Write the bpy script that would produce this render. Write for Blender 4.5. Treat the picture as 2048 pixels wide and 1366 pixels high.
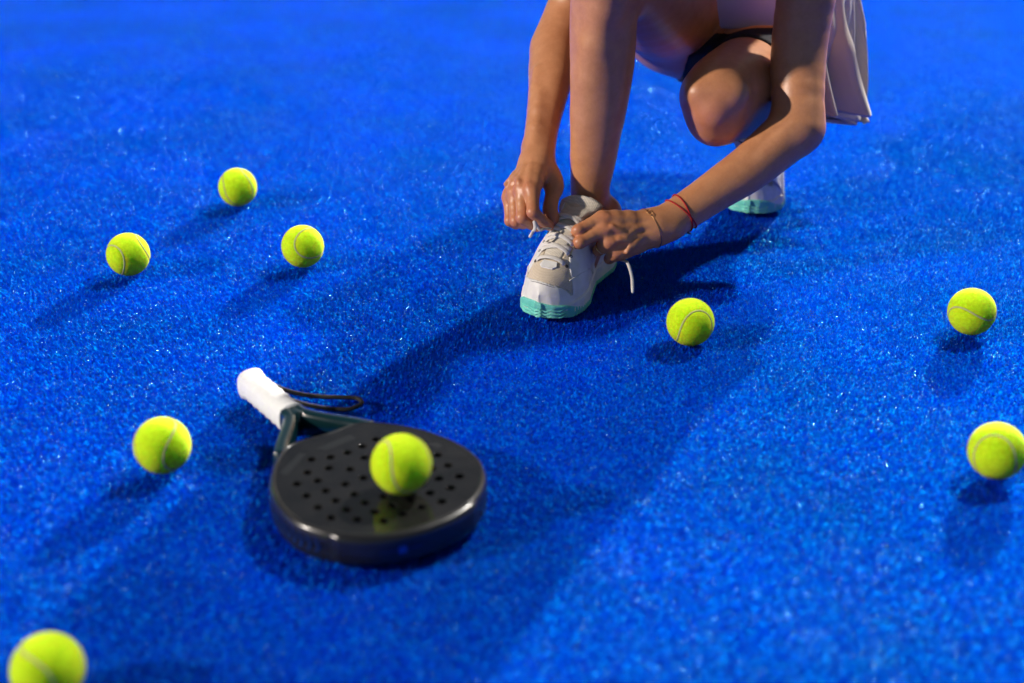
import bpy, bmesh, math, random
import numpy as np
from mathutils import Vector, Matrix, Quaternion

for o in list(bpy.data.objects):
    bpy.data.objects.remove(o, do_unlink=True)
scene = bpy.context.scene
COL = scene.collection
rng = np.random.default_rng(7)
random.seed(7)

# ------------------------------------------------------------------ camera
cam_data = bpy.data.cameras.new('camera')
cam = bpy.data.objects.new('camera', cam_data)
COL.objects.link(cam)
cam.location = (0.0, 0.0, 0.85)
cam.rotation_euler = (math.radians(90 - 25.5), 0.0, 0.0)
cam_data.sensor_width = 36.0
cam_data.lens = 50.0
cam_data.clip_start = 0.05
cam_data.clip_end = 400.0
cam_data.dof.use_dof = True
cam_data.dof.focus_distance = 2.06
cam_data.dof.aperture_fstop = 2.3
scene.camera = cam

# ------------------------------------------------------------------ sky, sun, exposure
SUN_ELEV, SUN_AZ = 18.0, 65.0            # azimuth counted from +x towards +y
world = bpy.data.worlds.new('World')
scene.world = world
world.use_nodes = True
wn = world.node_tree
wn.nodes.clear()
w_out = wn.nodes.new('ShaderNodeOutputWorld')
w_bg = wn.nodes.new('ShaderNodeBackground')
w_sky = wn.nodes.new('ShaderNodeTexSky')
w_sky.sky_type = 'NISHITA'
w_sky.sun_disc = False
w_sky.sun_elevation = math.radians(SUN_ELEV)
w_sky.sun_rotation = math.radians(90 - SUN_AZ)
w_bg.inputs['Strength'].default_value = 0.025      # floodlit evening: the sky gives little
wn.links.new(w_sky.outputs['Color'], w_bg.inputs['Color'])
wn.links.new(w_bg.outputs['Background'], w_out.inputs['Surface'])

sun_data = bpy.data.lights.new('sun', 'SUN')
sun_data.energy = 5.0
sun_data.angle = math.radians(0.8)
sun_data.color = (1.0, 0.93, 0.84)
sun = bpy.data.objects.new('sun', sun_data)
COL.objects.link(sun)
_se, _sa = math.radians(SUN_ELEV), math.radians(SUN_AZ)
sun_dir = Vector((math.cos(_se) * math.cos(_sa), math.cos(_se) * math.sin(_sa), math.sin(_se)))
sun.rotation_euler = sun_dir.to_track_quat('Z', 'Y').to_euler()
sun.location = sun_dir * 20

scene.view_settings.view_transform = 'Standard'
scene.view_settings.look = 'None'
scene.view_settings.exposure = 0.95
scene.view_settings.gamma = 1.0
scene.view_settings.use_curve_mapping = False
scene.cycles.max_bounces = 4
scene.cycles.diffuse_bounces = 2
scene.cycles.glossy_bounces = 2
scene.cycles.transparent_max_bounces = 8
scene.cycles.use_adaptive_sampling = True
scene.cycles.adaptive_threshold = 0.02
scene.cycles.caustics_reflective = False
scene.cycles.caustics_refractive = False
scene.cycles.sample_clamp_indirect = 6.0

# ------------------------------------------------------------------ helpers
def mat(name, color, rough=0.6, spec=0.4, metal=0.0, coat=0.0, coat_rough=0.1, sheen=0.0, sss=0.0, sss_rad=(0.01, 0.004, 0.002)):
    m = bpy.data.materials.new(name)
    m.use_nodes = True
    b = m.node_tree.nodes['Principled BSDF']
    b.inputs['Base Color'].default_value = (*color, 1)
    b.inputs['Roughness'].default_value = rough
    b.inputs['Specular IOR Level'].default_value = spec
    b.inputs['Metallic'].default_value = metal
    b.inputs['Coat Weight'].default_value = coat
    b.inputs['Coat Roughness'].default_value = coat_rough
    b.inputs['Sheen Weight'].default_value = sheen
    b.inputs['Subsurface Weight'].default_value = sss
    b.inputs['Subsurface Radius'].default_value = sss_rad
    b.inputs['Subsurface Scale'].default_value = 1.0
    return m

def nd(m, kind, **kw):
    n = m.node_tree.nodes.new(kind)
    for k, v in kw.items():
        if k in n.inputs:
            n.inputs[k].default_value = v
        else:
            setattr(n, k, v)
    return n

def lk(m, a, b):
    m.node_tree.links.new(a, b)

def bsdf(m):
    return m.node_tree.nodes['Principled BSDF']

def vary(m, scale, c1, c2, lo=0.35, hi=0.65, detail=4.0, coord='Object'):
    """colour wandering between c1 and c2 by noise"""
    tc = nd(m, 'ShaderNodeTexCoord')
    nz = nd(m, 'ShaderNodeTexNoise', Scale=scale, Detail=detail)
    rp = nd(m, 'ShaderNodeValToRGB')
    rp.color_ramp.elements[0].position = lo
    rp.color_ramp.elements[0].color = (*c1, 1)
    rp.color_ramp.elements[1].position = hi
    rp.color_ramp.elements[1].color = (*c2, 1)
    lk(m, tc.outputs[coord], nz.inputs['Vector'])
    lk(m, nz.outputs['Fac'], rp.inputs['Fac'])
    lk(m, rp.outputs['Color'], bsdf(m).inputs['Base Color'])
    return tc, nz, rp

def bump(m, scale, strength, dist=0.001, detail=3.0, kind='noise', coord='Object'):
    tc = nd(m, 'ShaderNodeTexCoord')
    if kind == 'noise':
        t = nd(m, 'ShaderNodeTexNoise', Scale=scale, Detail=detail)
        out = t.outputs['Fac']
    else:
        t = nd(m, 'ShaderNodeTexVoronoi', Scale=scale)
        out = t.outputs['Distance']
    bp = nd(m, 'ShaderNodeBump', Strength=strength, Distance=dist)
    lk(m, tc.outputs[coord], t.inputs['Vector'])
    lk(m, out, bp.inputs['Height'])
    lk(m, bp.outputs['Normal'], bsdf(m).inputs['Normal'])
    return bp

def link(name, me, material=None, parent=None, smooth=True):
    o = bpy.data.objects.new(name, me)
    COL.objects.link(o)
    if material is not None:
        me.materials.clear()
        for mm in (material if isinstance(material, (list, tuple)) else [material]):
            me.materials.append(mm)
    if smooth:
        me.polygons.foreach_set('use_smooth', [True] * len(me.polygons))
    if parent is not None:
        o.parent = parent
    return o

def pymesh(name, verts, faces):
    me = bpy.data.meshes.new(name)
    me.from_pydata([tuple(map(float, v)) for v in verts], [], [tuple(map(int, f)) for f in faces])
    me.update()
    return me

def npmesh(name, V, F):
    """V (n,3), F (m,k) as numpy arrays, all faces of k corners"""
    V = np.asarray(V, np.float32)
    F = np.asarray(F, np.int32)
    me = bpy.data.meshes.new(name)
    me.vertices.add(len(V))
    me.vertices.foreach_set('co', V.ravel())
    k = F.shape[1]
    me.loops.add(F.size)
    me.loops.foreach_set('vertex_index', F.ravel())
    me.polygons.add(len(F))
    me.polygons.foreach_set('loop_start', np.arange(0, F.size, k, dtype=np.int32))
    me.polygons.foreach_set('loop_total', np.full(len(F), k, np.int32))
    me.update(calc_edges=True)
    me.validate()
    return me

def empty(name, loc=(0, 0, 0)):
    o = bpy.data.objects.new(name, None)
    COL.objects.link(o)
    o.location = loc
    o.empty_display_size = 0.05
    return o

def tag(o, label=None, cat=None, group=None, kind=None):
    if label: o['label'] = label
    if cat: o['category'] = cat
    if group: o['group'] = group
    if kind: o['kind'] = kind
    return o

def catmull(P, n):
    """dense points through P (list of vectors)"""
    P = [np.asarray(p, float) for p in P]
    Q = [2 * P[0] - P[1]] + P + [2 * P[-1] - P[-2]]
    out = []
    for i in range(1, len(Q) - 2):
        a, b, c, d = Q[i - 1], Q[i], Q[i + 1], Q[i + 2]
        for t in np.linspace(0, 1, n, endpoint=False):
            out.append(0.5 * (2 * b + (c - a) * t + (2 * a - 5 * b + 4 * c - d) * t * t + (3 * b - a - 3 * c + d) * t ** 3))
    out.append(P[-1])
    return np.array(out)

def tube(path, rad, sides=10, flat=1.0, normal=None, closed=False, cap=True):
    """verts/faces of a tube along path; rad scalar or list; flat squashes it along `normal`"""
    path = np.asarray(path, float)
    n = len(path)
    rad = np.full(n, rad, float) if np.isscalar(rad) else np.asarray(rad, float)
    if closed:
        tan = np.roll(path, -1, 0) - np.roll(path, 1, 0)
    else:
        tan = np.gradient(path, axis=0)
    tan /= np.linalg.norm(tan, axis=1)[:, None] + 1e-12
    if normal is None:
        ref = np.array([0, 0, 1.0]) if abs(tan[0][2]) < 0.9 else np.array([1.0, 0, 0])
        nrm = []
        cur = ref - tan[0] * (ref @ tan[0]); cur /= np.linalg.norm(cur)
        for i in range(n):
            cur = cur - tan[i] * (cur @ tan[i]); cur /= np.linalg.norm(cur) + 1e-12
            nrm.append(cur)
        nrm = np.array(nrm)
    else:
        nrm = np.asarray(normal, float)
        if nrm.ndim == 1:
            nrm = np.repeat(nrm[None], n, 0)
        nrm = nrm - tan * (nrm * tan).sum(1)[:, None]
        nrm /= np.linalg.norm(nrm, axis=1)[:, None] + 1e-12
    bi = np.cross(tan, nrm)
    V, F = [], []
    for i in range(n):
        for k in range(sides):
            a = 2 * math.pi * k / sides
            V.append(path[i] + rad[i] * (math.cos(a) * bi[i] + flat * math.sin(a) * nrm[i]))
    m = n if closed else n - 1
    for i in range(m):
        j = (i + 1) % n
        for k in range(sides):
            l = (k + 1) % sides
            F.append((i * sides + k, i * sides + l, j * sides + l, j * sides + k))
    if cap and not closed:
        F.append(tuple(range(sides - 1, -1, -1)))
        F.append(tuple(range((n - 1) * sides, n * sides)))
    return V, F

# ------------------------------------------------------------------ the court
M_base = mat('turf_backing', (0.002, 0.022, 0.24), rough=0.85, spec=0.1)
vary(M_base, 400.0, (0.001, 0.012, 0.16), (0.003, 0.035, 0.34))
bump(M_base, 900.0, 0.8, 0.003)
me = pymesh('court', [(-40, -20, -0.0085), (40, -20, -0.0085), (40, 60, -0.0085), (-40, 60, -0.0085)], [(0, 1, 2, 3)])
court = link('court', me, M_base, smooth=False)
tag(court, 'blue artificial turf court surface', 'court', kind='structure')

# pile of short curled ribbons: a few square patches laid side by side over the part of the court in view
M_pile = mat('turf_pile', (0.002, 0.05, 0.55), rough=0.38, spec=0.5)
_info = nd(M_pile, 'ShaderNodeAttribute', attribute_name='tone')
_rp = nd(M_pile, 'ShaderNodeValToRGB')
_rp.color_ramp.elements[0].color = (0.0002, 0.010, 0.58, 1)
_rp.color_ramp.elements[1].color = (0.0003, 0.034, 1.0, 1)
lk(M_pile, _info.outputs['Fac'], _rp.inputs['Fac'])
_tc = nd(M_pile, 'ShaderNodeTexCoord')
_gm = nd(M_pile, 'ShaderNodeNewGeometry')
_nz = nd(M_pile, 'ShaderNodeTexNoise', Scale=4.5, Detail=6.0)
lk(M_pile, _gm.outputs['Position'], _nz.inputs['Vector'])
_mr = nd(M_pile, 'ShaderNodeMapRange')
_mr.inputs['From Min'].default_value = 0.3; _mr.inputs['From Max'].default_value = 0.7
_mr.inputs['To Min'].default_value = 0.74; _mr.inputs['To Max'].default_value = 1.18
lk(M_pile, _nz.outputs['Fac'], _mr.inputs['Value'])
_mx = nd(M_pile, 'ShaderNodeVectorMath', operation='SCALE')
lk(M_pile, _rp.outputs['Color'], _mx.inputs[0])
lk(M_pile, _mr.outputs['Result'], _mx.inputs['Scale'])
# blue diffuse plastic that lets some light through, with a wide azure gloss along the fibres
_nt = M_pile.node_tree
_df = nd(M_pile, 'ShaderNodeBsdfDiffuse')
_tl = nd(M_pile, 'ShaderNodeBsdfTranslucent'); _tl.inputs['Color'].default_value = (0.0, 0.085, 0.92, 1)
_gl = nd(M_pile, 'ShaderNodeBsdfAnisotropic'); _gl.inputs['Color'].default_value = (0.0, 0.47, 1.0, 1); _gl.inputs['Roughness'].default_value = 0.50
_ms = nd(M_pile, 'ShaderNodeMixShader'); _ms.inputs[0].default_value = 0.22
_mg = nd(M_pile, 'ShaderNodeMixShader'); _mg.inputs[0].default_value = 0.17
lk(M_pile, _mx.outputs['Vector'], _df.inputs['Color'])
lk(M_pile, _df.outputs[0], _ms.inputs[1]); lk(M_pile, _tl.outputs[0], _ms.inputs[2])
lk(M_pile, _ms.outputs[0], _mg.inputs[1]); lk(M_pile, _gl.outputs[0], _mg.inputs[2])
lk(M_pile, _mg.outputs[0], _nt.nodes['Material Output'].inputs['Surface'])
_nt.nodes.remove(bsdf(M_pile))

PATCH = 0.10
def pile_patch(seed, n=4400):
    r = np.random.default_rng(seed)
    x = r.uniform(-PATCH / 2, PATCH / 2, n); y = r.uniform(-PATCH / 2, PATCH / 2, n)
    a = r.uniform(0, 2 * np.pi, n)                     # heading of the ribbon
    L = r.uniform(0.0045, 0.0085, n)
    w = r.uniform(0.00030, 0.00052, n)
    tilt = r.uniform(0.15, 1.25, n)                    # from upright
    curl = r.normal(0, 1.1, n) + 1.0
    twist = r.uniform(-1.2, 1.2, n)
    pts = [np.stack([x, y, np.full(n, -0.0085)], 1)]
    ang = tilt.copy(); head = a.copy()
    for s in range(2):
        d = np.stack([np.sin(ang) * np.cos(head), np.sin(ang) * np.sin(head), np.cos(ang)], 1)
        pts.append(pts[-1] + d * (L / 2)[:, None])
        ang = ang + curl * 0.8; head = head + twist * 0.5
    V = []
    for s in range(3):
        hd = a + np.pi / 2 + twist * 0.5 * s
        side = np.stack([np.cos(hd), np.sin(hd), 0.35 * np.sin(twist * 2 + s)], 1) * (w * (1.0, 1.0, 0.7)[s])[:, None]
        V.append(pts[s] - side); V.append(pts[s] + side)
    V = np.stack(V, 1).reshape(-1, 3)
    zmax = 0.0005
    V[:, 2] = np.where(V[:, 2] > zmax, zmax - 0.4 * (V[:, 2] - zmax), V[:, 2])
    V[:, 2] = np.maximum(V[:, 2], -0.0084)
    b = np.arange(n)[:, None] * 6
    F = np.concatenate([b + np.array([0, 1, 3, 2]), b + np.array([2, 3, 5, 4])], 0)
    me = npmesh('turf_pile_patch', V, F)
    at = me.attributes.new('tone', 'FLOAT', 'POINT')
    t = np.clip(r.beta(3.2, 4.0, n), 0, 1)
    at.data.foreach_set('value', np.repeat(t, 6).astype(np.float32))
    me.materials.append(M_pile)
    return me

M_sand = mat('sand_grain', (0.01, 0.12, 0.60), rough=0.3)
_sd = nd(M_sand, 'ShaderNodeBsdfAnisotropic'); _sd.inputs['Color'].default_value = (0.34, 0.86, 1.0, 1); _sd.inputs['Roughness'].default_value = 0.25
_sm = nd(M_sand, 'ShaderNodeMixShader'); _sm.inputs[0].default_value = 0.6
lk(M_sand, bsdf(M_sand).outputs[0], _sm.inputs[1]); lk(M_sand, _sd.outputs[0], _sm.inputs[2])
lk(M_sand, _sm.outputs[0], M_sand.node_tree.nodes['Material Output'].inputs['Surface'])
def sand_patch(seed, n):
    r = np.random.default_rng(seed)
    base = np.array([(1, 0, 0), (-1, 0, 0), (0, 1, 0), (0, -1, 0), (0, 0, 1), (0, 0, -1)], float)
    fc = np.array([(0, 2, 4), (2, 1, 4), (1, 3, 4), (3, 0, 4), (2, 0, 5), (1, 2, 5), (3, 1, 5), (0, 3, 5)])
    V, F = [], []
    for i in range(n):
        q = Quaternion(r.normal(size=4)); q.normalize()
        R = np.array(q.to_matrix())
        s = r.lognormal(math.log(0.00028), 0.40)
        sc = base * (s * r.uniform(0.7, 1.3, 3))
        p = np.array([r.uniform(-PATCH / 2, PATCH / 2), r.uniform(-PATCH / 2, PATCH / 2), r.uniform(-0.0022, 0.0006)])
        V.append(sc @ R.T + p); F.append(fc + 6 * i)
    me = npmesh('sand_patch', np.concatenate(V), np.concatenate(F))
    me.materials.append(M_sand)
    return me

def scatter(name, meshes, label, cat, spots):
    """one object holding every patch at its spot: geometry nodes put the patches on the points"""
    col = bpy.data.collections.new(name + '_source')
    for i, me in enumerate(meshes):
        col.objects.link(bpy.data.objects.new(name + '_patch', me))
    pm = bpy.data.meshes.new(name)
    pm.from_pydata([tuple(s[:3]) for s in spots], [], [])
    ra = pm.attributes.new('spin', 'FLOAT', 'POINT'); ra.data.foreach_set('value', [s[3] for s in spots])
    ia = pm.attributes.new('pick', 'INT', 'POINT'); ia.data.foreach_set('value', [s[4] for s in spots])
    ob = bpy.data.objects.new(name, pm)
    COL.objects.link(ob)
    ng = bpy.data.node_groups.new(name + '_nodes', 'GeometryNodeTree')
    ng.interface.new_socket('Geometry', in_out='INPUT', socket_type='NodeSocketGeometry')
    ng.interface.new_socket('Geometry', in_out='OUTPUT', socket_type='NodeSocketGeometry')
    gi = ng.nodes.new('NodeGroupInput'); go = ng.nodes.new('NodeGroupOutput')
    m2p = ng.nodes.new('GeometryNodeMeshToPoints')
    ci = ng.nodes.new('GeometryNodeCollectionInfo'); ci.inputs['Collection'].default_value = col
    ci.inputs['Separate Children'].default_value = True
    ci.inputs['Reset Children'].default_value = True
    iop = ng.nodes.new('GeometryNodeInstanceOnPoints'); iop.inputs['Pick Instance'].default_value = True
    na = ng.nodes.new('GeometryNodeInputNamedAttribute'); na.data_type = 'FLOAT'; na.inputs['Name'].default_value = 'spin'
    nb = ng.nodes.new('GeometryNodeInputNamedAttribute'); nb.data_type = 'INT'; nb.inputs['Name'].default_value = 'pick'
    cx = ng.nodes.new('ShaderNodeCombineXYZ')
    L = ng.links.new
    L(gi.outputs[0], m2p.inputs['Mesh']); L(m2p.outputs['Points'], iop.inputs['Points'])
    L(ci.outputs[0], iop.inputs['Instance'])
    L(na.outputs['Attribute'], cx.inputs['Z']); L(cx.outputs[0], iop.inputs['Rotation'])
    L(nb.outputs['Attribute'], iop.inputs['Instance Index'])
    L(iop.outputs[0], go.inputs[0])
    md = ob.modifiers.new('scatter', 'NODES'); md.node_group = ng
    tag(ob, label, cat, kind='stuff')
    return ob

spots = []
step = PATCH * 0.98
for iy in range(int(0.7 / step), int(5.6 / step)):
    y = iy * step
    half = 0.45 * y + 0.75
    for ix in range(int(-half / step), int(half / step) + 1):
        spots.append((ix * step, y, 0.0, random.choice((0, 1, 2, 3)) * math.pi / 2, random.randrange(6)))
scatter('turf', [pile_patch(i) for i in range(6)], 'short curled blue turf fibres covering the whole court', 'turf', spots)
scatter('sand', [sand_patch(50 + i, 330) for i in range(6)], 'sparkling sand grains sprinkled through the blue turf', 'sand',
        [(x + random.uniform(-.01, .01), y + random.uniform(-.01, .01), 0.0, r + 0.3, p) for x, y, _, r, p in spots])

# ------------------------------------------------------------------ tennis balls
BR = 0.033
_t = np.linspace(0, 2 * np.pi, 720, endpoint=False)
SEAM = np.stack([.75 * np.cos(_t) + .25 * np.cos(3 * _t), .75 * np.sin(_t) - .25 * np.sin(3 * _t), 2 * math.sqrt(.1875) * np.sin(2 * _t)], 1)
SEAM /= np.linalg.norm(SEAM, axis=1)[:, None]

M_felt = mat('ball_felt', (0.58, 0.74, 0.012), rough=0.9, spec=0.1, sheen=0.3, sss=0.9, sss_rad=(0.004, 0.022, 0.002))
bsdf(M_felt).inputs['Sheen Roughness'].default_value = 0.5
bsdf(M_felt).inputs['Sheen Tint'].default_value = (0.95, 1.0, 0.2, 1)
vary(M_felt, 260.0, (0.52, 0.74, 0.008), (0.66, 0.92, 0.014), 0.3, 0.7)
bump(M_felt, 900.0, 0.55, 0.0012, detail=5)
M_seam = mat('ball_seam', (0.46, 0.50, 0.17), rough=0.75, spec=0.2)
M_print = mat('ball_print', (0.01, 0.012, 0.012), rough=0.8)

def felt_mesh():
    bm = bmesh.new()
    bmesh.ops.create_icosphere(bm, subdivisions=5, radius=1.0)
    V = np.array([v.co[:] for v in bm.verts])
    F = [tuple(v.index for v in f.verts) for f in bm.faces]
    bm.free()
    V /= np.linalg.norm(V, axis=1)[:, None]
    d = np.full(len(V), 9.0)
    for k in range(0, 720, 90):
        d = np.minimum(d, np.arccos(np.clip(V @ SEAM[k:k + 90].T, -1, 1)).min(1))
    d *= BR
    r = BR - 0.0011 * np.exp(-(d / 0.0017) ** 2) + rng.normal(0, 0.00005, len(V))
    V = V * r[:, None]
    # loose fibres standing off the felt
    n = 5200
    D = rng.normal(size=(n, 3)); D /= np.linalg.norm(D, axis=1)[:, None]
    ds = np.arccos(np.clip((D @ SEAM[::6].T).max(1), -1, 1)) * BR
    D = D[ds > 0.0021]; n = len(D)
    T = np.cross(D, rng.normal(size=(n, 3))); T /= np.linalg.norm(T, axis=1)[:, None]
    lean = rng.normal(0, 0.0007, (n, 3))
    tip = D * (BR + rng.uniform(0.0004, 0.0015, n)[:, None]) + lean
    wv = 0.00012
    FV = np.stack([D * (BR - 0.0002) - T * wv, D * (BR - 0.0002) + T * wv, tip], 1).reshape(-1, 3)
    o = len(V)
    F = np.concatenate([np.array(F), o + np.arange(3 * n).reshape(-1, 3)])
    return npmesh('ball_felt', np.concatenate([V, FV]), F)

def seam_mesh():
    path = SEAM[::3] * (BR - 0.00055)
    V, F = tube(path, 0.00135, sides=8, flat=0.5, normal=SEAM[::3], closed=True)
    return pymesh('ball_seam', V, F)

FELT, SEAMM = felt_mesh(), seam_mesh()
BALLS = [
    ((-0.4758, 2.3409, 0.033), (0.0186, -0.9582, 0.2406, -0.1534), 'yellow-green tennis ball farthest from the camera, topmost of the three beyond the racket', None),
    ((-0.5899, 2.0304, 0.033), (0.2027, -0.0025, -0.9145, -0.3502), 'leftmost of the three yellow-green tennis balls lying beyond the racket', None),
    ((-0.3262, 2.0638, 0.033), (-0.6237, -0.6952, 0.1304, 0.3326), 'tennis ball with a curved C-shaped seam, rightmost of the three beyond the racket', None),
    ((-0.4063, 1.4392, 0.033), (0.8199, -0.4836, 0.2523, 0.1738), 'tennis ball on the turf just left of the black racket', None),
    ((-0.1186, 1.3204, 0.0745), (-0.0649, -0.1049, -0.9778, 0.1693), 'tennis ball resting on the face of the black racket', None),
    ((-0.4193, 1.0325, 0.033), (-0.6548, -0.4292, -0.6221, -0.0031), 'largest blurred tennis ball, cut off by the bottom left corner', None),
    ((0.2460, 1.7817, 0.033), (-0.0818, -0.4832, 0.8669, 0.0911), 'sharp tennis ball with S-shaped seam just right of the front shoe', 'a'),
    ((0.6443, 1.8170, 0.033), (0.846, -0.1679, -0.5061, -0.0053), 'tennis ball with a wavy seam alone at the right, upper of the two there', None),
    ((0.5596, 1.4264, 0.033), (-0.0771, 0.1862, -0.9777, 0.0593), 'tennis ball with an arched seam cut by the right edge of the photo', 'b'),
]
def print_patch(c, q, spots_):
    """small dark print marks lying on the felt, given as world directions"""
    V, F = [], []
    inv = Quaternion(q).inverted()
    for (d, su, sv) in spots_:
        d = Vector(d).normalized()
        e1 = d.cross(Vector((0, 0, 1))).normalized(); e2 = e1.cross(d)
        o = len(V); n = 10
        ring = []
        for k in range(n):
            a = 2 * math.pi * k / n
            p = (d + e1 * (math.cos(a) * su) + e2 * (math.sin(a) * sv)).normalized() * (BR + 0.0003)
            V.append(inv @ p)
        V.append(inv @ (d * (BR + 0.0004)))
        for k in range(n):
            F.append((o + k, o + (k + 1) % n, o + n))
    return pymesh('ball_print', V, F)

for loc, q, label, pr in BALLS:
    b = link('tennis_ball', FELT, None)
    if not FELT.materials: FELT.materials.append(M_felt)
    b.location = (loc[0], loc[1], loc[2] - (0.003 if loc[2] < 0.05 else 0.0))     # settled a little into the pile
    b.rotation_mode = 'QUATERNION'; b.rotation_quaternion = q
    tag(b, label, 'tennis ball', 'tennis balls scattered on the court')
    s = link('seam', SEAMM, None, b)
    if not SEAMM.materials: SEAMM.materials.append(M_seam)
    if pr == 'a':
        link('printed_mark', print_patch(loc, q, [((-0.10, -0.68, -0.80), .07, .03), ((0.06, -0.68, -0.80), .05, .035), ((0.2, -0.66, -0.80), .05, .03)]), M_print, b)
    if pr == 'b':
        link('printed_mark', print_patch(loc, q, [((-0.42, -0.66, -0.72), .09, .06), ((-0.24, -0.70, -0.74), .07, .08), ((-0.08, -0.70, -0.76), .06, .05)]), M_print, b)

# ------------------------------------------------------------------ padel racket
RZ0, RZ1 = 0.001, 0.039                       # underside and face of the head
racket = empty('padel_racket', (-0.1515, 1.3575, 0.0))
racket.rotation_euler = (0, 0, math.atan2(-0.818, 0.575))    # local +x runs from the grip to the tip
tag(racket, 'black perforated padel racket with white grip lying on the blue turf', 'racket')
M_face = mat('racket_face', (0.012, 0.012, 0.013), rough=0.6, spec=0.10, coat=0.75, coat_rough=0.05)
_t1 = nd(M_face, 'ShaderNodeTexCoord')
_w1 = nd(M_face, 'ShaderNodeTexVoronoi', Scale=420.0)
lk(M_face, _t1.outputs['Object'], _w1.inputs['Vector'])
_b1 = nd(M_face, 'ShaderNodeBump', Strength=0.35, Distance=0.0006)
lk(M_face, _w1.outputs['Distance'], _b1.inputs['Height'])
lk(M_face, _b1.outputs['Normal'], bsdf(M_face).inputs['Normal'])
vary(M_face, 30.0, (0.004, 0.004, 0.0045), (0.010, 0.0095, 0.0095))
M_frame = mat('racket_frame', (0.010, 0.010, 0.011), rough=0.36, spec=0.35, coat=0.5, coat_rough=0.18)
M_throat = mat('racket_throat', (0.002, 0.020, 0.025), rough=0.3, spec=0.3, coat=0.8, coat_rough=0.03)
M_grip = mat('racket_grip', (0.80, 0.80, 0.80), rough=0.72, spec=0.3)
bump(M_grip, 700.0, 0.25, 0.0006)
M_cord = mat('racket_cord', (0.008, 0.007, 0.007), rough=0.7)
bump(M_cord, 1500.0, 0.6, 0.0006)
M_rprint = mat('racket_print_grey', (0.010, 0.012, 0.015), rough=0.5)
M_bprint = mat('racket_print_blue', (0.01, 0.09, 0.42), rough=0.4)
M_dprint = mat('racket_print_dark_blue', (0.004, 0.02, 0.10), rough=0.4)

def head_r(phi):
    """outline radius of the head in direction phi (0 = tip, pi = throat)"""
    pts = [(0, .1225), (.28, .1235), (.55, .1250), (.9, .1245), (1.25, .1235), (1.55, .1190), (1.9, .1165), (2.25, .1190), (2.55, .1250), (2.72, .1300), (2.80, .1290), (3.0, .1215), (math.pi, .1190)]
    p = abs((phi + math.pi) % (2 * math.pi) - math.pi)
    return float(np.interp(p, [a for a, _ in pts], [b for _, b in pts]))
NO = 240
_ph = np.linspace(-math.pi, math.pi, NO, endpoint=False)
_rr = np.array([head_r(p) for p in _ph])
for _ in range(3):
    _rr = (np.roll(_rr, 1) + 2 * _rr + np.roll(_rr, -1)) / 4
OUT = np.stack([_rr * np.cos(_ph), _rr * np.sin(_ph)], 1)

HOLES = [(-0.07, 0.042), (-0.065, 0.021), (-0.062, 0.0), (-0.041, 0.010), (-0.072, -0.041), (-0.064, -0.021), (-0.044, -0.034), (-0.049, -0.058), (-0.028, -0.016), (-0.034, -0.079), (-0.027, -0.057), (-0.003, -0.036), (-0.003, -0.013), (-0.003, -0.060), (-0.006, -0.082), (0.021, -0.038), (0.021, -0.061), (0.022, -0.083), (0.044, -0.060), (0.048, -0.081), (0.067, -0.060), (0.086, -0.039), (0.065, -0.038), (0.043, -0.014), (0.085, -0.015), (0.085, 0.008), (0.066, 0.030), (0.088, 0.031), (0.070, 0.054), (0.046, 0.054), (0.055, 0.075), (0.028, 0.078), (0.002, 0.081), (0.023, 0.060), (0.021, 0.012), (0.044, 0.010), (0.065, 0.006), (0.022, 0.036), (-0.002, 0.033), (-0.002, 0.057), (-0.024, 0.040), (-0.026, 0.066), (-0.047, 0.058), (0.065, -0.016), (0.045, 0.032), (0.043, -0.037), (-0.022, 0.012)]
def face_mesh(z0, z1, inset):
    """plate of the head with its holes cut through"""
    cu = bpy.data.curves.new('face', 'CURVE'); cu.dimensions = '2D'; cu.fill_mode = 'BOTH'
    def ring(P):
        s = cu.splines.new('POLY'); s.points.add(len(P) - 1)
        for i, p in enumerate(P): s.points[i].co = (p[0], p[1], 0, 1)
        s.use_cyclic_u = True
    sc = (_rr - inset) / _rr
    ring(OUT * sc[:, None])
    for (a, b) in HOLES:
        ring([(a + 0.0057 * math.cos(t), b + 0.0057 * math.sin(t)) for t in np.linspace(0, 2 * math.pi, 18, endpoint=False)])
    cu.extrude = (z1 - z0) / 2; cu.bevel_depth = 0.0007; cu.bevel_resolution = 1
    o = bpy.data.objects.new('tmp', cu); COL.objects.link(o)
    dg = bpy.context.evaluated_depsgraph_get(); dg.update()
    me = bpy.data.meshes.new_from_object(o.evaluated_get(dg))
    bpy.data.objects.remove(o, do_unlink=True); bpy.data.curves.remove(cu)
    me.transform(Matrix.Translation((0, 0, (z0 + z1) / 2)))
    me.name = 'face'
    return me
fm = face_mesh(RZ0 + 0.003, RZ1 - 0.0014, 0.0075)
link('face', fm, M_face, racket, smooth=False)

def rim_mesh():
    """closed rim: rounded profile swept round the outline"""
    prof = [(-.0088, RZ1 - .0020), (-.0075, RZ1 - .0004), (-.0060, RZ1), (-.0040, RZ1 - .0010), (-.0020, RZ1 - .0042), (-.0006, RZ1 - .0090), (0.0, RZ1 - .0145),
            (-.0014, RZ1 - .0185), (0.0, RZ0 + .014), (-.0003, RZ0 + .0075), (-.0014, RZ0 + .0032), (-.0036, RZ0 + .0006), (-.0060, RZ0), (-.0088, RZ0 + .003)]
    V, F = [], []
    k = len(prof)
    for i in range(NO):
        for (dr, z) in prof:
            r = _rr[i] + dr
            V.append((r * math.cos(_ph[i]), r * math.sin(_ph[i]), z))
    for i in range(NO):
        j = (i + 1) % NO
        for a in range(k - 1):
            F.append((i * k + a, i * k + a + 1, j * k + a + 1, j * k + a))
    return pymesh('rim', V, F)
link('rim', rim_mesh(), M_frame, racket)

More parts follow.
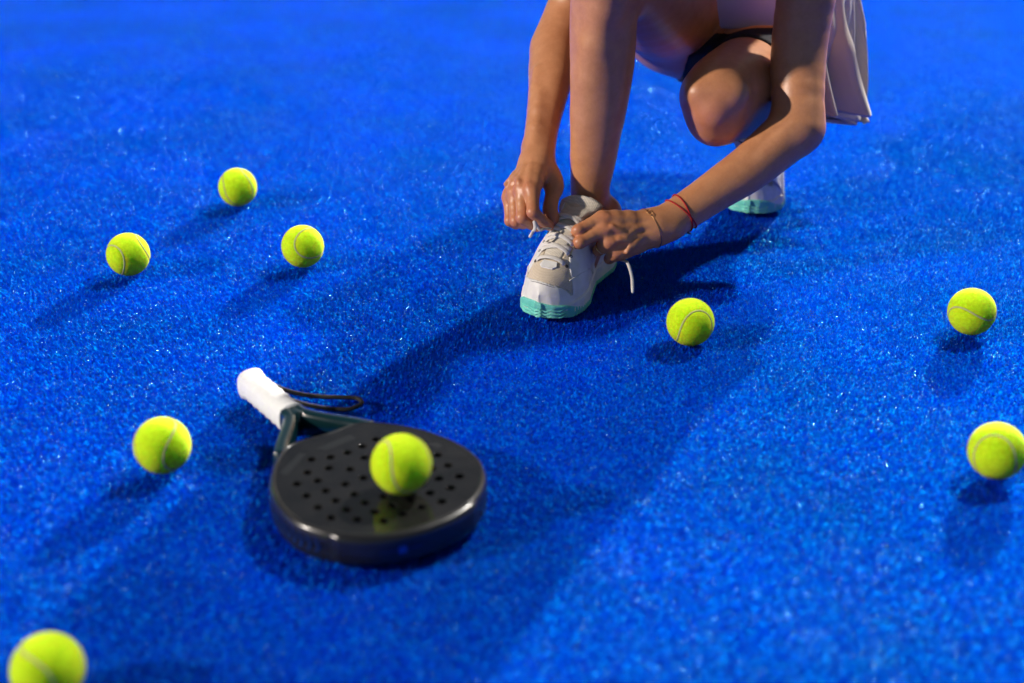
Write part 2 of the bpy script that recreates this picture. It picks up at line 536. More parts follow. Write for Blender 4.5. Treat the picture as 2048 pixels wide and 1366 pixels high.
def protector_mesh():
    """bumper strip proud of the rim round the tip, with a stepped end at both sides"""
    V, F = [], []
    ph = np.linspace(-0.92, 0.55, 90)
    prof = [(-.0040, RZ1 + .0006), (-.0010, RZ1 + .0004), (.0022, RZ1 - .0026), (.0034, RZ1 - .0075), (.0034, RZ0 + .0105), (.0022, RZ0 + .0055), (-.0010, RZ0 + .0030)]
    k = len(prof)
    for i, p in enumerate(ph):
        e = min(1.0, min(i, len(ph) - 1 - i) / 5.0)
        r0 = float(np.interp(p, _ph, _rr))
        for (dr, z) in prof:
            zz = z if z > 0.02 else z
            V.append(((r0 + dr * (0.25 + 0.75 * e) - .0012 * (1 - e)) * math.cos(p), (r0 + dr * (0.25 + 0.75 * e) - .0012 * (1 - e)) * math.sin(p), zz - (0.002 * (1 - e) if z > .02 else 0)))
    for i in range(len(ph) - 1):
        for a in range(k - 1):
            F.append((i * k + a, i * k + a + 1, (i + 1) * k + a + 1, (i + 1) * k + a))
    F.append(tuple(range(k - 1, -1, -1))); F.append(tuple((len(ph) - 1) * k + a for a in range(k)))
    return pymesh('rim_protector', V, F)
link('rim_protector', protector_mesh(), M_frame, racket)

# throat: two bars from the head to the neck of the grip
def beam(path, w, h_, sides=12):
    """rounded bar with elliptical-square section, per-point half width w and half height h_"""
    path = np.asarray(path, float); n = len(path)
    tan = np.gradient(path, axis=0); tan /= np.linalg.norm(tan, axis=1)[:, None]
    up = np.array([0, 0, 1.0])
    V, F = [], []
    for i in range(n):
        b = np.cross(tan[i], up); b /= np.linalg.norm(b)
        for k in range(sides):
            a = 2 * math.pi * k / sides
            ca, sa = math.cos(a), math.sin(a)
            x = math.copysign(abs(ca) ** 0.6, ca); z = math.copysign(abs(sa) ** 0.6, sa)
            V.append(path[i] + b * w[i] * x + up * h_[i] * z)
    for i in range(n - 1):
        for k in range(sides):
            l = (k + 1) % sides
            F.append((i * sides + k, i * sides + l, (i + 1) * sides + l, (i + 1) * sides + k))
    F.append(tuple(range(sides - 1, -1, -1))); F.append(tuple(range((n - 1) * sides, n * sides)))
    return pymesh('bar', V, F)
ZC = 0.0195
for sgn in (-1, 1):
    pth = catmull([(-0.205, 0.0075 * sgn, ZC), (-0.185, 0.011 * sgn, ZC), (-0.160, 0.027 * sgn, ZC), (-0.135, 0.046 * sgn, ZC), (-0.112, 0.060 * sgn, ZC)], 6)
    n = len(pth)
    link('throat_bar', beam(pth, np.linspace(.0085, .0100, n), np.linspace(.0165, .0165, n)), M_throat, racket)
link('neck', beam(catmull([(-0.235, 0, ZC), (-0.205, 0, ZC), (-0.184, 0, ZC)], 6), np.linspace(.0150, .0170, 13), np.linspace(.0150, .0165, 13)), M_throat, racket)

# grip: overlapping turns of tape
def grip_mesh():
    V, F = [], []
    x0, x1 = -0.322, -0.203
    n, sides = 150, 28
    for i in range(n):
        t = i / (n - 1)
        for k in range(sides):
            a = 2 * math.pi * k / sides
            turn = ((t * 7.0) + a / (2 * math.pi)) % 1.0
            step = 0.0016 * (1 - turn) - 0.0012 * math.exp(-((turn - 1.0) / 0.06) ** 2)
            flare = 0.0032 * math.exp(-(t / 0.085) ** 2) + 0.0008 * math.exp(-((1 - t) / 0.06) ** 2)
            endr = math.sqrt(max(0.0, 1 - max(0.0, (0.05 - t) / 0.05) ** 2)) if t < 0.05 else 1.0
            ca, sa = math.cos(a), math.sin(a)
            y = math.copysign(abs(ca) ** 0.72, ca) * (0.0155 + step + flare) * (0.35 + 0.65 * endr)
            z = math.copysign(abs(sa) ** 0.72, sa) * (0.0172 + step + flare) * (0.35 + 0.65 * endr)
            V.append((x0 + (x1 - x0) * t, y, ZC + z))
    for i in range(n - 1):
        for k in range(sides):
            l = (k + 1) % sides
            F.append((i * sides + k, (i + 1) * sides + k, (i + 1) * sides + l, i * sides + l))
    F.append(tuple(range(sides))); F.append(tuple(range(n * sides - 1, (n - 1) * sides - 1, -1)))
    return pymesh('grip', V, F)
link('grip', grip_mesh(), M_grip, racket)
# wrist cord: loop from the butt, over the side of the grip, out on the turf
cp = [(-0.326, 0.004, 0.020), (-0.336, 0.012, 0.018), (-0.322, 0.024, 0.016), (-0.296, 0.034, 0.013), (-0.272, 0.050, 0.011), (-0.252, 0.075, 0.009), (-0.238, 0.098, 0.008), (-0.229, 0.110, 0.007), (-0.217, 0.110, 0.006),
      (-0.211, 0.098, 0.006), (-0.215, 0.082, 0.005), (-0.232, 0.060, 0.006), (-0.252, 0.040, 0.009), (-0.272, 0.026, 0.013), (-0.300, 0.022, 0.016), (-0.326, 0.014, 0.018), (-0.333, 0.004, 0.020), (-0.326, 0.002, 0.020)]
cp = [(x + 0.005, y * 0.93, z) for x, y, z in cp]
V, F = tube(catmull(cp, 7), 0.0029, sides=9)
link('wrist_cord', pymesh('wrist_cord', V, F), M_cord, racket)
# flat print on the face and the side of the rim
def decal(poly, z, name, material):
    n = len(poly)
    link(name, pymesh(name, [(a, b, z) for a, b in poly], [tuple(range(n))]), material, racket, smooth=False)
ZF = RZ1 + 0.0001
decal([(-0.090, -0.027), (-0.080, -0.017), (-0.084, 0.024), (-0.097, 0.023)][::-1], RZ1 - 0.0005, 'printed_panel', M_rprint)
decal([(-0.092, -0.046), (-0.086, -0.040), (-0.056, -0.080), (-0.065, -0.084)], RZ1 - 0.0005, 'printed_panel', M_rprint)
decal([(-0.029, 0.084), (-0.021, 0.096), (-0.010, 0.096), (-0.010, 0.088)], RZ1 - 0.0005, 'printed_panel', M_rprint)
def side_decal(ph0, ph1, z0, z1, name, material, off=0.0042, n=6, skew=0.0):
    V, F = [], []
    for i in range(n + 1):
        p = ph0 + (ph1 - ph0) * i / n
        r = float(np.interp(p, _ph, _rr)) + off
        for q, z in ((0, z0), (1, z1)):
            pp = p + skew * q
            V.append((r * math.cos(pp), r * math.sin(pp), z))
    for i in range(n):
        F.append((2 * i, 2 * i + 2, 2 * i + 3, 2 * i + 1))
    return V, F
V, F = side_decal(-0.50, -0.14, 0.0205, 0.0235, '', None); link('printed_mark', pymesh('printed_mark', V, F), M_dprint, racket)
V, F = side_decal(-0.34, -0.27, 0.0175, 0.0265, '', None, off=0.0044); link('printed_mark', pymesh('printed_mark', V, F), M_bprint, racket)
for k in range(9):
    p0 = -1.75 + k * 0.085
    for zz, sk in ((0.012, 0.035), (0.021, -0.035)):
        V, F = side_decal(p0 + (0.035 if sk < 0 else 0), p0 + 0.03 + (0.035 if sk < 0 else 0), zz, zz + 0.009, '', None, off=0.0006, n=2, skew=sk)
        link('printed_chevron', pymesh('printed_chevron', V, F), M_dprint, racket)

# ------------------------------------------------------------------ smooth solid modelling
def V3(p): return np.asarray(p, np.float32)
def smin(a, b, k):
    h = np.maximum(k - np.abs(a - b), 0.0) / k
    return np.minimum(a, b) - h * h * k * 0.25
def smax(a, b, k): return -smin(-a, -b, k)
def rcone(P, a, b, ra, rb, flat=None, ratio=1.0):
    a, b = V3(a), V3(b)
    ab = b - a
    t = np.clip(((P - a) @ ab) / max(float(ab @ ab), 1e-12), 0, 1)
    q = P - (a + t[:, None] * ab)
    d2 = (q * q).sum(1)
    if flat is not None:
        qn = q @ V3(flat)
        d2 = d2 + qn * qn * (1 / ratio ** 2 - 1)
    return np.sqrt(d2) - (ra + t * (rb - ra))
def ellip(P, c, R, r):
    """ellipsoid: centre c, rows of R are its axes, r its radii"""
    q = (P - V3(c)) @ np.asarray(R, np.float32).T
    r = V3(r)
    k0 = np.sqrt(((q / r) ** 2).sum(1)); k1 = np.sqrt(((q / r ** 2) ** 2).sum(1)) + 1e-9
    return k0 * (k0 - 1) / k1
def frame(z, x):
    z = V3(z) / np.linalg.norm(z); x = V3(x) - z * (V3(x) @ z); x /= np.linalg.norm(x)
    return np.stack([x, np.cross(z, x), z])

class Chain:
    """limb through stations (point, radius), optional squash axis per chain"""
    def __init__(s, pts, rad, flat=None, ratio=1.0, k=0.006, sub=4):
        P = catmull(pts, sub)
        n = len(pts)
        R = np.interp(np.linspace(0, n - 1, len(P)), range(n), rad)
        rr = catmull([(r, 0, 0) for r in rad], sub)[:, 0]
        s.P, s.R = P.astype(np.float32), np.clip(rr, 0.3 * min(rad), None).astype(np.float32)
        s.flat, s.ratio, s.k = flat, ratio, k
        m = max(rad) + 0.03
        s.lo, s.hi = P.min(0) - m, P.max(0) + m
    def __call__(s, X):
        d = None
        for i in range(len(s.P) - 1):
            e = rcone(X, s.P[i], s.P[i + 1], s.R[i], s.R[i + 1], s.flat, s.ratio)
            d = e if d is None else (smin(d, e, s.k) if s.k else np.minimum(d, e))
        return d
class Blob:
    def __init__(s, c, R, r):
        s.c, s.Rm, s.r = c, R, r
        m = max(r) + 0.03
        s.lo, s.hi = np.asarray(c) - m, np.asarray(c) + m
    def __call__(s, X): return ellip(X, s.c, s.Rm, s.r)
class Join:
    """smooth union of parts; each part only looked at inside its own box"""
    def __init__(s, parts, k=0.01):
        s.parts, s.k = parts, k
        s.lo = np.min([p.lo for p in parts], 0); s.hi = np.max([p.hi for p in parts], 0)
    def __call__(s, X):
        d = np.full(len(X), 0.12, np.float32)
        for p in s.parts:
            m = ((X > p.lo) & (X < p.hi)).all(1)
            if m.any():
                if s.k: d[m] = smin(d[m], p(X[m]), s.k)
                else: d[m] = np.minimum(d[m], p(X[m]))
        return d
class Star:
    """a core with branches: every branch melts into the core, branches stay apart from one another"""
    def __init__(s, core, branches, k=0.008, k2=0.0015):
        s.core, s.br, s.k, s.k2 = core, branches, k, k2
        s.lo = np.min([core.lo] + [p.lo for p in branches], 0); s.hi = np.max([core.hi] + [p.hi for p in branches], 0)
    def __call__(s, X):
        c = np.full(len(X), 0.12, np.float32)
        m = ((X > s.core.lo) & (X < s.core.hi)).all(1)
        if m.any(): c[m] = s.core(X[m])
        d = c.copy()
        for i, p in enumerate(s.br):
            m = ((X > p.lo) & (X < p.hi)).all(1)
            if m.any():
                k = s.k[i] if isinstance(s.k, (list, tuple)) else s.k
                e = smin(c[m], p(X[m]), k)
                d[m] = smin(d[m], e, s.k2)
        return d
class Fn:
    def __init__(s, f, lo, hi): s.f, s.lo, s.hi = f, np.asarray(lo, float), np.asarray(hi, float)
    def __call__(s, X): return s.f(X)

def polygonize(f, lo, hi, h, newton=2, band=1.35):
    """surface nets on a narrow band of cells, vertices then pulled onto the surface"""
    lo = np.asarray(lo, np.float64)
    H = 4 * h
    n = np.ceil((np.asarray(hi) - lo) / H).astype(int) + 1
    g = np.stack(np.meshgrid(*[np.arange(k) for k in n], indexing='ij'), -1).reshape(-1, 3)
    keep = []
    for c in np.array_split(g, max(1, len(g) // 400000)):
        d = f((lo + (c + 0.5) * H).astype(np.float32))
        keep.append(c[np.abs(d) < H * 0.87 * band])
    cc = np.concatenate(keep)
    off = np.stack(np.meshgrid(*[np.arange(2)] * 3, indexing='ij'), -1).reshape(-1, 3)
    c2 = (cc[:, None] * 2 + off[None]).reshape(-1, 3)
    keep = []
    for c in np.array_split(c2, max(1, len(c2) // 400000)):
        d = f((lo + (c + 0.5) * 2 * h).astype(np.float32))
        keep.append(c[np.abs(d) < 2 * h * 0.87 * band])
    cells = (np.concatenate(keep)[:, None] * 2 + off[None]).reshape(-1, 3).astype(np.int64)
    N = (n * 4 + 4).astype(np.int64)
    key = lambda I: (I[..., 0] * N[1] + I[..., 1]) * N[2] + I[..., 2]
    co = np.stack(np.meshgrid([0, 1], [0, 1], [0, 1], indexing='ij'), -1).reshape(-1, 3)
    ck = key(cells)
    allk = np.unique(np.concatenate([ck + key(o.astype(np.int64)) for o in co]))
    I = np.stack([allk // (N[1] * N[2]), (allk // N[2]) % N[1], allk % N[2]], 1)
    val = np.concatenate([f((lo + c * h).astype(np.float32)) for c in np.array_split(I, max(1, len(I) // 400000))])
    cv = np.stack([val[np.searchsorted(allk, ck + key(o.astype(np.int64)))] for o in co], 1)
    act = (cv.min(1) < 0) & (cv.max(1) >= 0)
    cells, ck, cv = cells[act], ck[act], cv[act]
    order = np.argsort(ck); cells, ck, cv = cells[order], ck[order], cv[order]
    acc = np.zeros((len(cells), 3)); cnt = np.zeros(len(cells))
    for a in range(8):
        for ax in range(3):
            if co[a][ax] == 0:
                o2 = co[a].copy(); o2[ax] = 1
                b = int(o2[0] * 4 + o2[1] * 2 + o2[2])
                va, vb = cv[:, a], cv[:, b]
                m = (va < 0) != (vb < 0)
                t = va[m] / (va[m] - vb[m])
                p = np.repeat(co[a][None].astype(float), m.sum(), 0); p[:, ax] += t
                acc[m] += p; cnt[m] += 1
    V = lo + (cells + acc / cnt[:, None]) * h
    faces = []
    for ax in range(3):
        b = int([4, 2, 1][ax])
        m = (cv[:, 0] < 0) != (cv[:, b] < 0)
        u, w = (ax + 1) % 3, (ax + 2) % 3
        c = cells[m]; flip = cv[m, 0] < 0
        ids = [np.nonzero(m)[0]]
        ok = np.ones(len(c), bool)
        for du, dw in ((1, 0), (1, 1), (0, 1)):
            e = c.copy(); e[:, u] -= du; e[:, w] -= dw
            ke = key(e); j = np.clip(np.searchsorted(ck, ke), 0, len(ck) - 1)
            ok &= ck[j] == ke
            ids.append(j)
        q = np.stack(ids, 1)[ok]; fl = flip[ok]
        q[~fl] = q[~fl][:, ::-1]
        faces.append(q)
    F = np.concatenate(faces)[:, ::-1]
    e = h * 0.5
    tet = np.array([(1, -1, -1), (-1, -1, 1), (-1, 1, -1), (1, 1, 1)], float)
    for _ in range(newton):
        d = f(V.astype(np.float32))
        G = sum(t[None] * f((V + t * e).astype(np.float32))[:, None] for t in tet) / (4 * e)
        gg = (G * G).sum(1)
        step = -(d / np.maximum(gg, 0.05))[:, None] * G
        L = np.linalg.norm(step, axis=1)
        step *= np.minimum(1, h * 0.7 / np.maximum(L, 1e-9))[:, None]
        V = V + step
    return V, F

# ------------------------------------------------------------------ the person: joints (metres, world)
J = {
    'r_wrist': (0.0381, 2.0373, 0.1854),
    'r_fore2': (0.0446, 2.0776, 0.2117),
    'r_fore1': (0.0584, 2.1418, 0.2651),
    'r_elbow': (0.0663, 2.2271, 0.3046),
    'r_up1': (0.0985, 2.2735, 0.3669),
    'r_shoulder': (0.1800, 2.2400, 0.6000),
    'head': (0.3000, 2.0700, 0.7050),
    'r_i0': (0.0239, 1.9554, 0.1645),
    'r_i1': (0.0302, 1.9257, 0.1370),
    'r_i2': (0.0441, 1.9298, 0.1225),
    'r_i3': (0.0574, 1.9379, 0.1093),
    'r_m0': (0.0087, 1.9674, 0.1618),
    'r_m1': (0.0152, 1.9363, 0.1246),
    'r_m2': (0.0285, 1.9464, 0.1108),
    'r_m3': (0.0411, 1.9567, 0.1022),
    'r_r0': (-0.0022, 1.9823, 0.1512),
    'r_r1': (0.0058, 1.9511, 0.1137),
    'r_r2': (0.0162, 1.9683, 0.1033),
    'r_r3': (0.0252, 1.9827, 0.1010),
    'r_p0': (-0.0089, 1.9958, 0.1378),
    'r_p1': (-0.0030, 1.9720, 0.1065),
    'r_p2': (0.0052, 1.9839, 0.0965),
    'r_p3': (0.0127, 1.9961, 0.0943),
    'r_t0': (0.0501, 2.0309, 0.1719),
    'r_t1': (0.0622, 1.9987, 0.1509),
    'r_t2': (0.0557, 1.9636, 0.1284),
    'r_t3': (0.0598, 1.9454, 0.1111),
    'l_wrist': (0.2200, 1.9689, 0.0999),
    'l_fore2': (0.2508, 1.9859, 0.1124),
    'l_fore1': (0.3565, 2.0347, 0.1683),
    'l_elbow': (0.4324, 2.0802, 0.2171),
    'l_up1': (0.4342, 2.1320, 0.3141),
    'l_shoulder': (0.4520, 2.1700, 0.5300),
    'l_i0': (0.1349, 1.9382, 0.1239),
    'l_i1': (0.0955, 1.9267, 0.1090),
    'l_i2': (0.0870, 1.9438, 0.0938),
    'l_i3': (0.0848, 1.9613, 0.0886),
    'l_m0': (0.1360, 1.9273, 0.1103),
    'l_m1': (0.0975, 1.9155, 0.0948),
    'l_m2': (0.0891, 1.9344, 0.0834),
    'l_m3': (0.0861, 1.9537, 0.0821),
    'l_r0': (0.1428, 1.9229, 0.0919),
    'l_r1': (0.1271, 1.9443, 0.0716),
    'l_r2': (0.1314, 1.9660, 0.0661),
    'l_r3': (0.1416, 1.9761, 0.0685),
    'l_p0': (0.1531, 1.9272, 0.0730),
    'l_p1': (0.1440, 1.9482, 0.0566),
    'l_p2': (0.1487, 1.9640, 0.0549),
    'l_p3': (0.1580, 1.9716, 0.0591),
    'l_t0': (0.1983, 1.9876, 0.0927),
    'l_t1': (0.1539, 1.9891, 0.0842),
    'l_t2': (0.1163, 1.9818, 0.0806),
    'l_t3': (0.0933, 1.9687, 0.0857),
    'r_ankle': (0.1240, 2.0430, 0.0850),
    'r_shin1': (0.1192, 2.0344, 0.1328),
    'r_shin2': (0.1234, 2.0316, 0.1965),
    'r_shin3': (0.1291, 2.0403, 0.3077),
    'r_shin4': (0.1316, 2.0510, 0.3999),
    'r_knee': (0.1380, 2.0150, 0.4850),
    'r_hip': (0.2850, 2.4200, 0.3120),
    'l_knee': (0.3056, 2.0766, 0.2561),
    'l_hip': (0.4750, 2.4500, 0.2260),
    'l_ankle': (0.4240, 2.3450, 0.1850),
    'pelvis': (0.3750, 2.4800, 0.3250),
    'neck': (0.3300, 2.1900, 0.6100),
}
J = {k: np.array(v) for k, v in J.items()}
CAMP = np.array([0, 0, 0.85])
UP = np.array([0, 0, 1.0])
def unit(v): return np.asarray(v, float) / np.linalg.norm(v)
def mix(a, b, t): return a * (1 - t) + b * t

def make_hand(H, radii):
    g = lambda n: J[f'{H}_{n}']
    w = g('wrist')
    mid = (g('i0') + g('m0') + g('r0') + g('p0')) / 4
    ax = unit(mid - w)
    across = unit(g('p0') - g('i0'))
    nrm = unit(np.cross(ax, across))
    if nrm @ (CAMP - w) < 0: nrm = -nrm
    sink = {'i': .0085, 'm': .0090, 'r': .0085, 'p': .0075}
    K = {q: g(q + '0') - nrm * sink[q] for q in 'imrp'}          # joint centres lie under the knuckles
    parts = []
    for q, r0, r1 in (('i', .0125, .0108), ('m', .0125, .0110), ('r', .0120, .0104), ('p', .0110, .0094)):
        t = {'i': -.33, 'm': -.1, 'r': .13, 'p': .36}[q]
        base = w + across * 0.030 * t + ax * 0.006 - nrm * 0.004
        parts.append(Chain([base, mix(base, K[q], .5) + nrm * .0008, K[q]], [r0, (r0 + r1) / 2, r1], sub=2))
    # palm flesh: thenar and hypothenar pads
    parts.append(Chain([w + ax * .012 - nrm * .010 + across * .014, K['p'] - nrm * .008 - ax * .012], [.012, .011], sub=2))
    parts.append(Chain([w + ax * .012 - nrm * .008 - across * .010, mix(g('t0'), g('t1'), .55), g('t1')], [.013, .0145, .0115], sub=2))
    palm = Join(parts, 0.014)
    # knuckles, tendons, veins standing up on the back of the hand
    relief = []
    for q in 'imrp':
        relief.append(Blob(K[q] + nrm * .0052 - ax * .0005, np.eye(3), (.0072, .0072, .0072)))
    for q, t in (('i', -.25), ('m', -.05), ('r', .12), ('p', .28)):
        a = w + across * .030 * t + nrm * .0105 + ax * .004
        b = K[q] + nrm * .0115 - ax * .004
        relief.append(Chain([a, mix(a, b, .5) + nrm * .0012, b], [.0019, .0023, .0026], sub=3, k=0.001))
    vr = np.random.default_rng(5 if H == 'r' else 9)
    for (u0, v0, u1, v1) in ((-.22, .1, .05, .75), (.05, .75, -.25, .95), (.2, .15, .3, .6), (.3, .6, .1, .9), (.3, .6, .48, .85)):
        pts = []
        for s_ in np.linspace(0, 1, 4):
            u = u0 + (u1 - u0) * s_; v = v0 + (v1 - v0) * s_
            c = mix(w, mid, v) + across * (u * (.034 + .026 * v)) + nrm * (.0120 - .0035 * v)
            pts.append(c + across * vr.normal(0, .0012))
        relief.append(Chain(pts, [.0016, .0021, .0021, .0017], sub=3, k=0.001))
    core = Join([palm] + relief, 0.0050)
    fingers = []
    for q in 'imrp':
        p0, p1, p2, p3 = K[q], g(q + '1'), g(q + '2'), g(q + '3')
        s = {'i': .94, 'm': .97, 'r': .92, 'p': .82}[q]
        d1, d2 = unit(p1 - p0), unit(p3 - p2)
        ch = [p0, mix(p0, p1, .5), p1 - d1 * .004, p1, mix(p1, p2, .5), p2, mix(p2, p3, .55), p3 - d2 * .003]
        rr = [.0108, .0095, .0089, .0088, .0082, .0078, .0074, .0062]
        f = Chain(ch, [r * s for r in rr], sub=2, k=0.003)
        back = unit(unit(p1 - p0) - unit(p2 - p1)) if np.linalg.norm(unit(p1 - p0) - unit(p2 - p1)) > .1 else nrm
        fingers.append(Join([f, Blob(p1 + back * .0022, np.eye(3), (.0058 * s,) * 3)], 0.005))
    t1, t2, t3 = g('t1'), g('t2'), g('t3')
    dt = unit(t3 - t2)
    th = Chain([g('t0'), t1, mix(t1, t2, .5), t2, mix(t2, t3, .5), t3 - dt * .004], [.0135, .0115, .0098, .0100, .0096, .0072], sub=3, k=0.004)
    hand = Star(core, fingers + [th], k=[.006] * 4 + [.010], k2=0.0012)
    return hand, nrm, across, ax, K

r_hand, r_n, r_ac, r_ax, r_K = make_hand('r', None)
l_hand, l_n, l_ac, l_ax, l_K = make_hand('l', None)

j = J
# arms
r_arm = Join([
    Chain([j['r_wrist'] + r_ax * .008, j['r_wrist'] - r_ax * .004, j['r_fore2'], j['r_fore1'], mix(j['r_fore1'], j['r_elbow'], .55), j['r_elbow']],
          [.0245, .0235, .0255, .0335, .0370, .0350], flat=r_n, ratio=.86, sub=4),
    Chain([j['r_elbow'], j['r_up1'], mix(j['r_up1'], j['r_shoulder'], .5), j['r_shoulder']], [.0345, .0370, .0420, .0480], sub=4),
    Chain([mix(j['r_wrist'], j['r_fore1'], .1) + r_n * .017 + r_ac * .003, mix(j['r_fore2'], j['r_fore1'], .4) + r_n * .0245 - r_ac * .002, j['r_fore1'] + r_n * .029], [.0028, .0035, .003], sub=3),
    Chain([mix(j['r_wrist'], j['r_fore1'], .05) + r_n * .016 - r_ac * .010, mix(j['r_fore2'], j['r_fore1'], .5) + r_n * .024 - r_ac * .012], [.0026, .0028], sub=3),
    Blob(j['r_wrist'] - r_ax * .012 + r_ac * .014 + r_n * .009, np.eye(3), (.0105,) * 3),
], 0.016)
l_arm_ax = unit(j['l_elbow'] - j['l_wrist'])
l_arm = Join([
    Chain([j['l_wrist'] + l_ax * .008, j['l_wrist'] + l_arm_ax * .004, j['l_fore2'], mix(j['l_fore2'], j['l_fore1'], .55), j['l_fore1'], mix(j['l_fore1'], j['l_elbow'], .6), j['l_elbow']],
          [.0255, .0245, .0260, .0300, .0340, .0370, .0370], flat=l_n, ratio=.88, sub=4),
    Chain([j['l_elbow'], j['l_up1'], mix(j['l_up1'], j['l_shoulder'], .5), j['l_shoulder']], [.0375, .0405, .0435, .0490], sub=4),
    Blob(j['l_elbow'] + unit(j['l_elbow'] - j['l_fore1']) * .014 - UP * .010, np.eye(3), (.021, .021, .021)),
    Blob(j['l_wrist'] + l_arm_ax * .014 + l_ac * .011 + l_n * .008, np.eye(3), (.0105,) * 3),
], 0.018)
# front leg: shin standing up, knee out of frame, thigh folded back to the hip
r_leg = Join([
    Chain([j['r_ankle'], j['r_shin1'], j['r_shin2'], j['r_shin3'], j['r_shin4'], j['r_knee']], [.0330, .0265, .0335, .0440, .0480, .0500], sub=5, flat=(1, 0, 0), ratio=.97),
    Chain([mix(j['r_shin2'], j['r_shin3'], .45) + np.array([.008, .016, 0]), j['r_shin3'] + np.array([.010, .030, .01]), j['r_shin4'] + np.array([.008, .030, .0])], [.026, .037, .036], sub=3),
    Chain([j['r_shin1'] + np.array([-.012, -.012, 0]), j['r_shin3'] + np.array([-.016, -.022, 0]), j['r_knee'] + np.array([0, -.012, -.03])], [.012, .018, .022], sub=3),
    Blob(j['r_knee'] + np.array([0, -.028, .005]), np.eye(3), (.034, .034, .040)),
    Blob(j['r_ankle'] + np.array([-.028, .004, .004]), np.eye(3), (.014, .015, .017)),
    Blob(j['r_ankle'] + np.array([.028, -.004, .010]), np.eye(3), (.014, .015, .017)),
    Chain([j['r_knee'] + np.array([0, .005, .01]), mix(j['r_knee'], j['r_hip'], .3), mix(j['r_knee'], j['r_hip'], .65) - UP * .01, j['r_hip']], [.054, .066, .080, .092], sub=5),
    Chain([j['r_ankle'] + np.array([0, .01, -.01]), j['r_ankle'] + np.array([-.02, -.055, -.045])], [.034, .026], sub=2),
], 0.022)
# rear leg: knee lowered towards the camera, shin folded under the thigh
lk_, lh_, la_ = j['l_knee'], j['l_hip'], j['l_ankle']
l_leg = Join([
    Chain([lk_ + np.array([.005, .012, .008]), mix(lk_, lh_, .25) + UP * .006, mix(lk_, lh_, .6) + UP * .002, lh_], [.056, .065, .075, .088], sub=5),
    Blob(lk_ + np.array([-.006, -.014, .012]), frame(unit(lk_ - lh_), (0, 0, 1)), (.045, .050, .038)),
    Blob(lk_ + np.array([-.012, -.038, -.006]), frame(unit(lk_ - lh_), (0, 0, 1)), (.025, .023, .018)),
    Blob(lk_ + np.array([-.030, -.026, .022]), np.eye(3), (.020, .018, .018)),
    Blob(lk_ + np.array([.022, -.030, .024]), np.eye(3), (.020, .018, .018)),
    Chain([lk_ + np.array([.002, .004, -.022]), mix(lk_, la_, .3) - UP * .010, mix(lk_, la_, .65), la_], [.045, .049, .038, .031], sub=5),
    Chain([lk_ + np.array([.032, .050, -.012]), np.array([.402, 2.235, .188]), mix(la_, np.array([.402, 2.235, .188]), .35), la_], [.040, .047, .040, .031], sub=4),
    Chain([lk_ + np.array([-.006, -.022, -.030]), mix(lk_, la_, .22) + np.array([-.012, -.010, -.036])], [.019, .020], sub=3),
], 0.014)
# torso, neck, head
spine = [j['pelvis'] + np.array([0, .02, -.02]), mix(j['pelvis'], j['neck'], .28) + np.array([0, .035, .015]), mix(j['pelvis'], j['neck'], .6) + np.array([0, .04, .03]), mix(j['pelvis'], j['neck'], .88), j['neck']]
fr = unit(np.cross(unit(j['l_shoulder'] - j['r_shoulder']), unit(j['neck'] - j['pelvis'])))   # the way her front faces
side = unit(j['l_shoulder'] - j['r_shoulder'])
torso = Join([
    Chain(spine, [.145, .140, .145, .125, .060], flat=fr, ratio=.74, sub=4),
    Chain([j['r_hip'], j['l_hip']], [.098, .090], sub=2),
    Blob(mix(j['pelvis'], j['neck'], .26) + fr * .045, np.stack([side, fr, unit(j['neck'] - j['pelvis'])]), (.125, .085, .13)),
    Chain([j['r_hip'] + np.array([.01, .06, -.01]), j['l_hip'] + np.array([-.01, .06, -.01])], [.088, .088], sub=2),
    Chain([j['r_shoulder'], mix(j['r_shoulder'], j['l_shoulder'], .5) + UP * .02, j['l_shoulder']], [.052, .064, .052], sub=3),
], 0.05)
hd = j['head']
hd_f = unit(np.array([-.12, -.62, -.62])); hd_u = unit(np.array([-.05, -.70, .70])); HR = frame(hd_u, np.cross(hd_u, hd_f) * -1)
HX, HY, HZ = HR
def hp(x, y, z): return hd + HX * x + hd_f * y + hd_u * z
head = Join([
    Blob(hp(0, -.012, .020), np.stack([HX, hd_f, hd_u]), (.074, .094, .088)),
    Blob(hp(0, .022, -.045), np.stack([HX, hd_f, hd_u]), (.054, .062, .066)),
    Chain([hp(0, .078, .010), hp(0, .098, -.028)], [.007, .0125], sub=2),
    Chain([hp(-.020, .080, -.062), hp(.020, .080, -.062)], [.0085, .0085], sub=2),
    Blob(hp(0, .076, -.098), np.eye(3), (.018,) * 3),
    Blob(hp(-.076, -.005, -.012), np.stack([HX, hd_f, hd_u]), (.009, .018, .031)),
    Blob(hp(.076, -.005, -.012), np.stack([HX, hd_f, hd_u]), (.009, .018, .031)),
    Chain([hp(-.045, .072, .030), hp(-.015, .080, .026), hp(.015, .080, .026), hp(.045, .072, .030)], [.010, .010, .010, .010], sub=2),
    Chain([j['neck'] + UP * -.02, mix(j['neck'], hd, .5) + np.array([0, .02, .01]), hp(0, -.035, -.03)], [.056, .050, .052], sub=3),
], 0.012)
def eyes(X, d):
    for sx in (-1, 1):
        d = smax(d, -ellip(X, hp(.031 * sx, .086, .004), np.eye(3), (.015, .012, .012)), .008)
        d = smin(d, ellip(X, hp(.031 * sx, .074, .004), np.eye(3), (.0125,) * 3), .002)
    return d
head2 = Fn(lambda X: eyes(X, head(X)), head.lo, head.hi)
r_limb = Star(r_arm, [r_hand], k=.010)
l_limb = Star(l_arm, [l_hand], k=.010)
body_f = Star(torso, [r_limb, l_limb, r_leg, l_leg, head2], k=[.04, .04, .03, .03, .02], k2=0.0008)

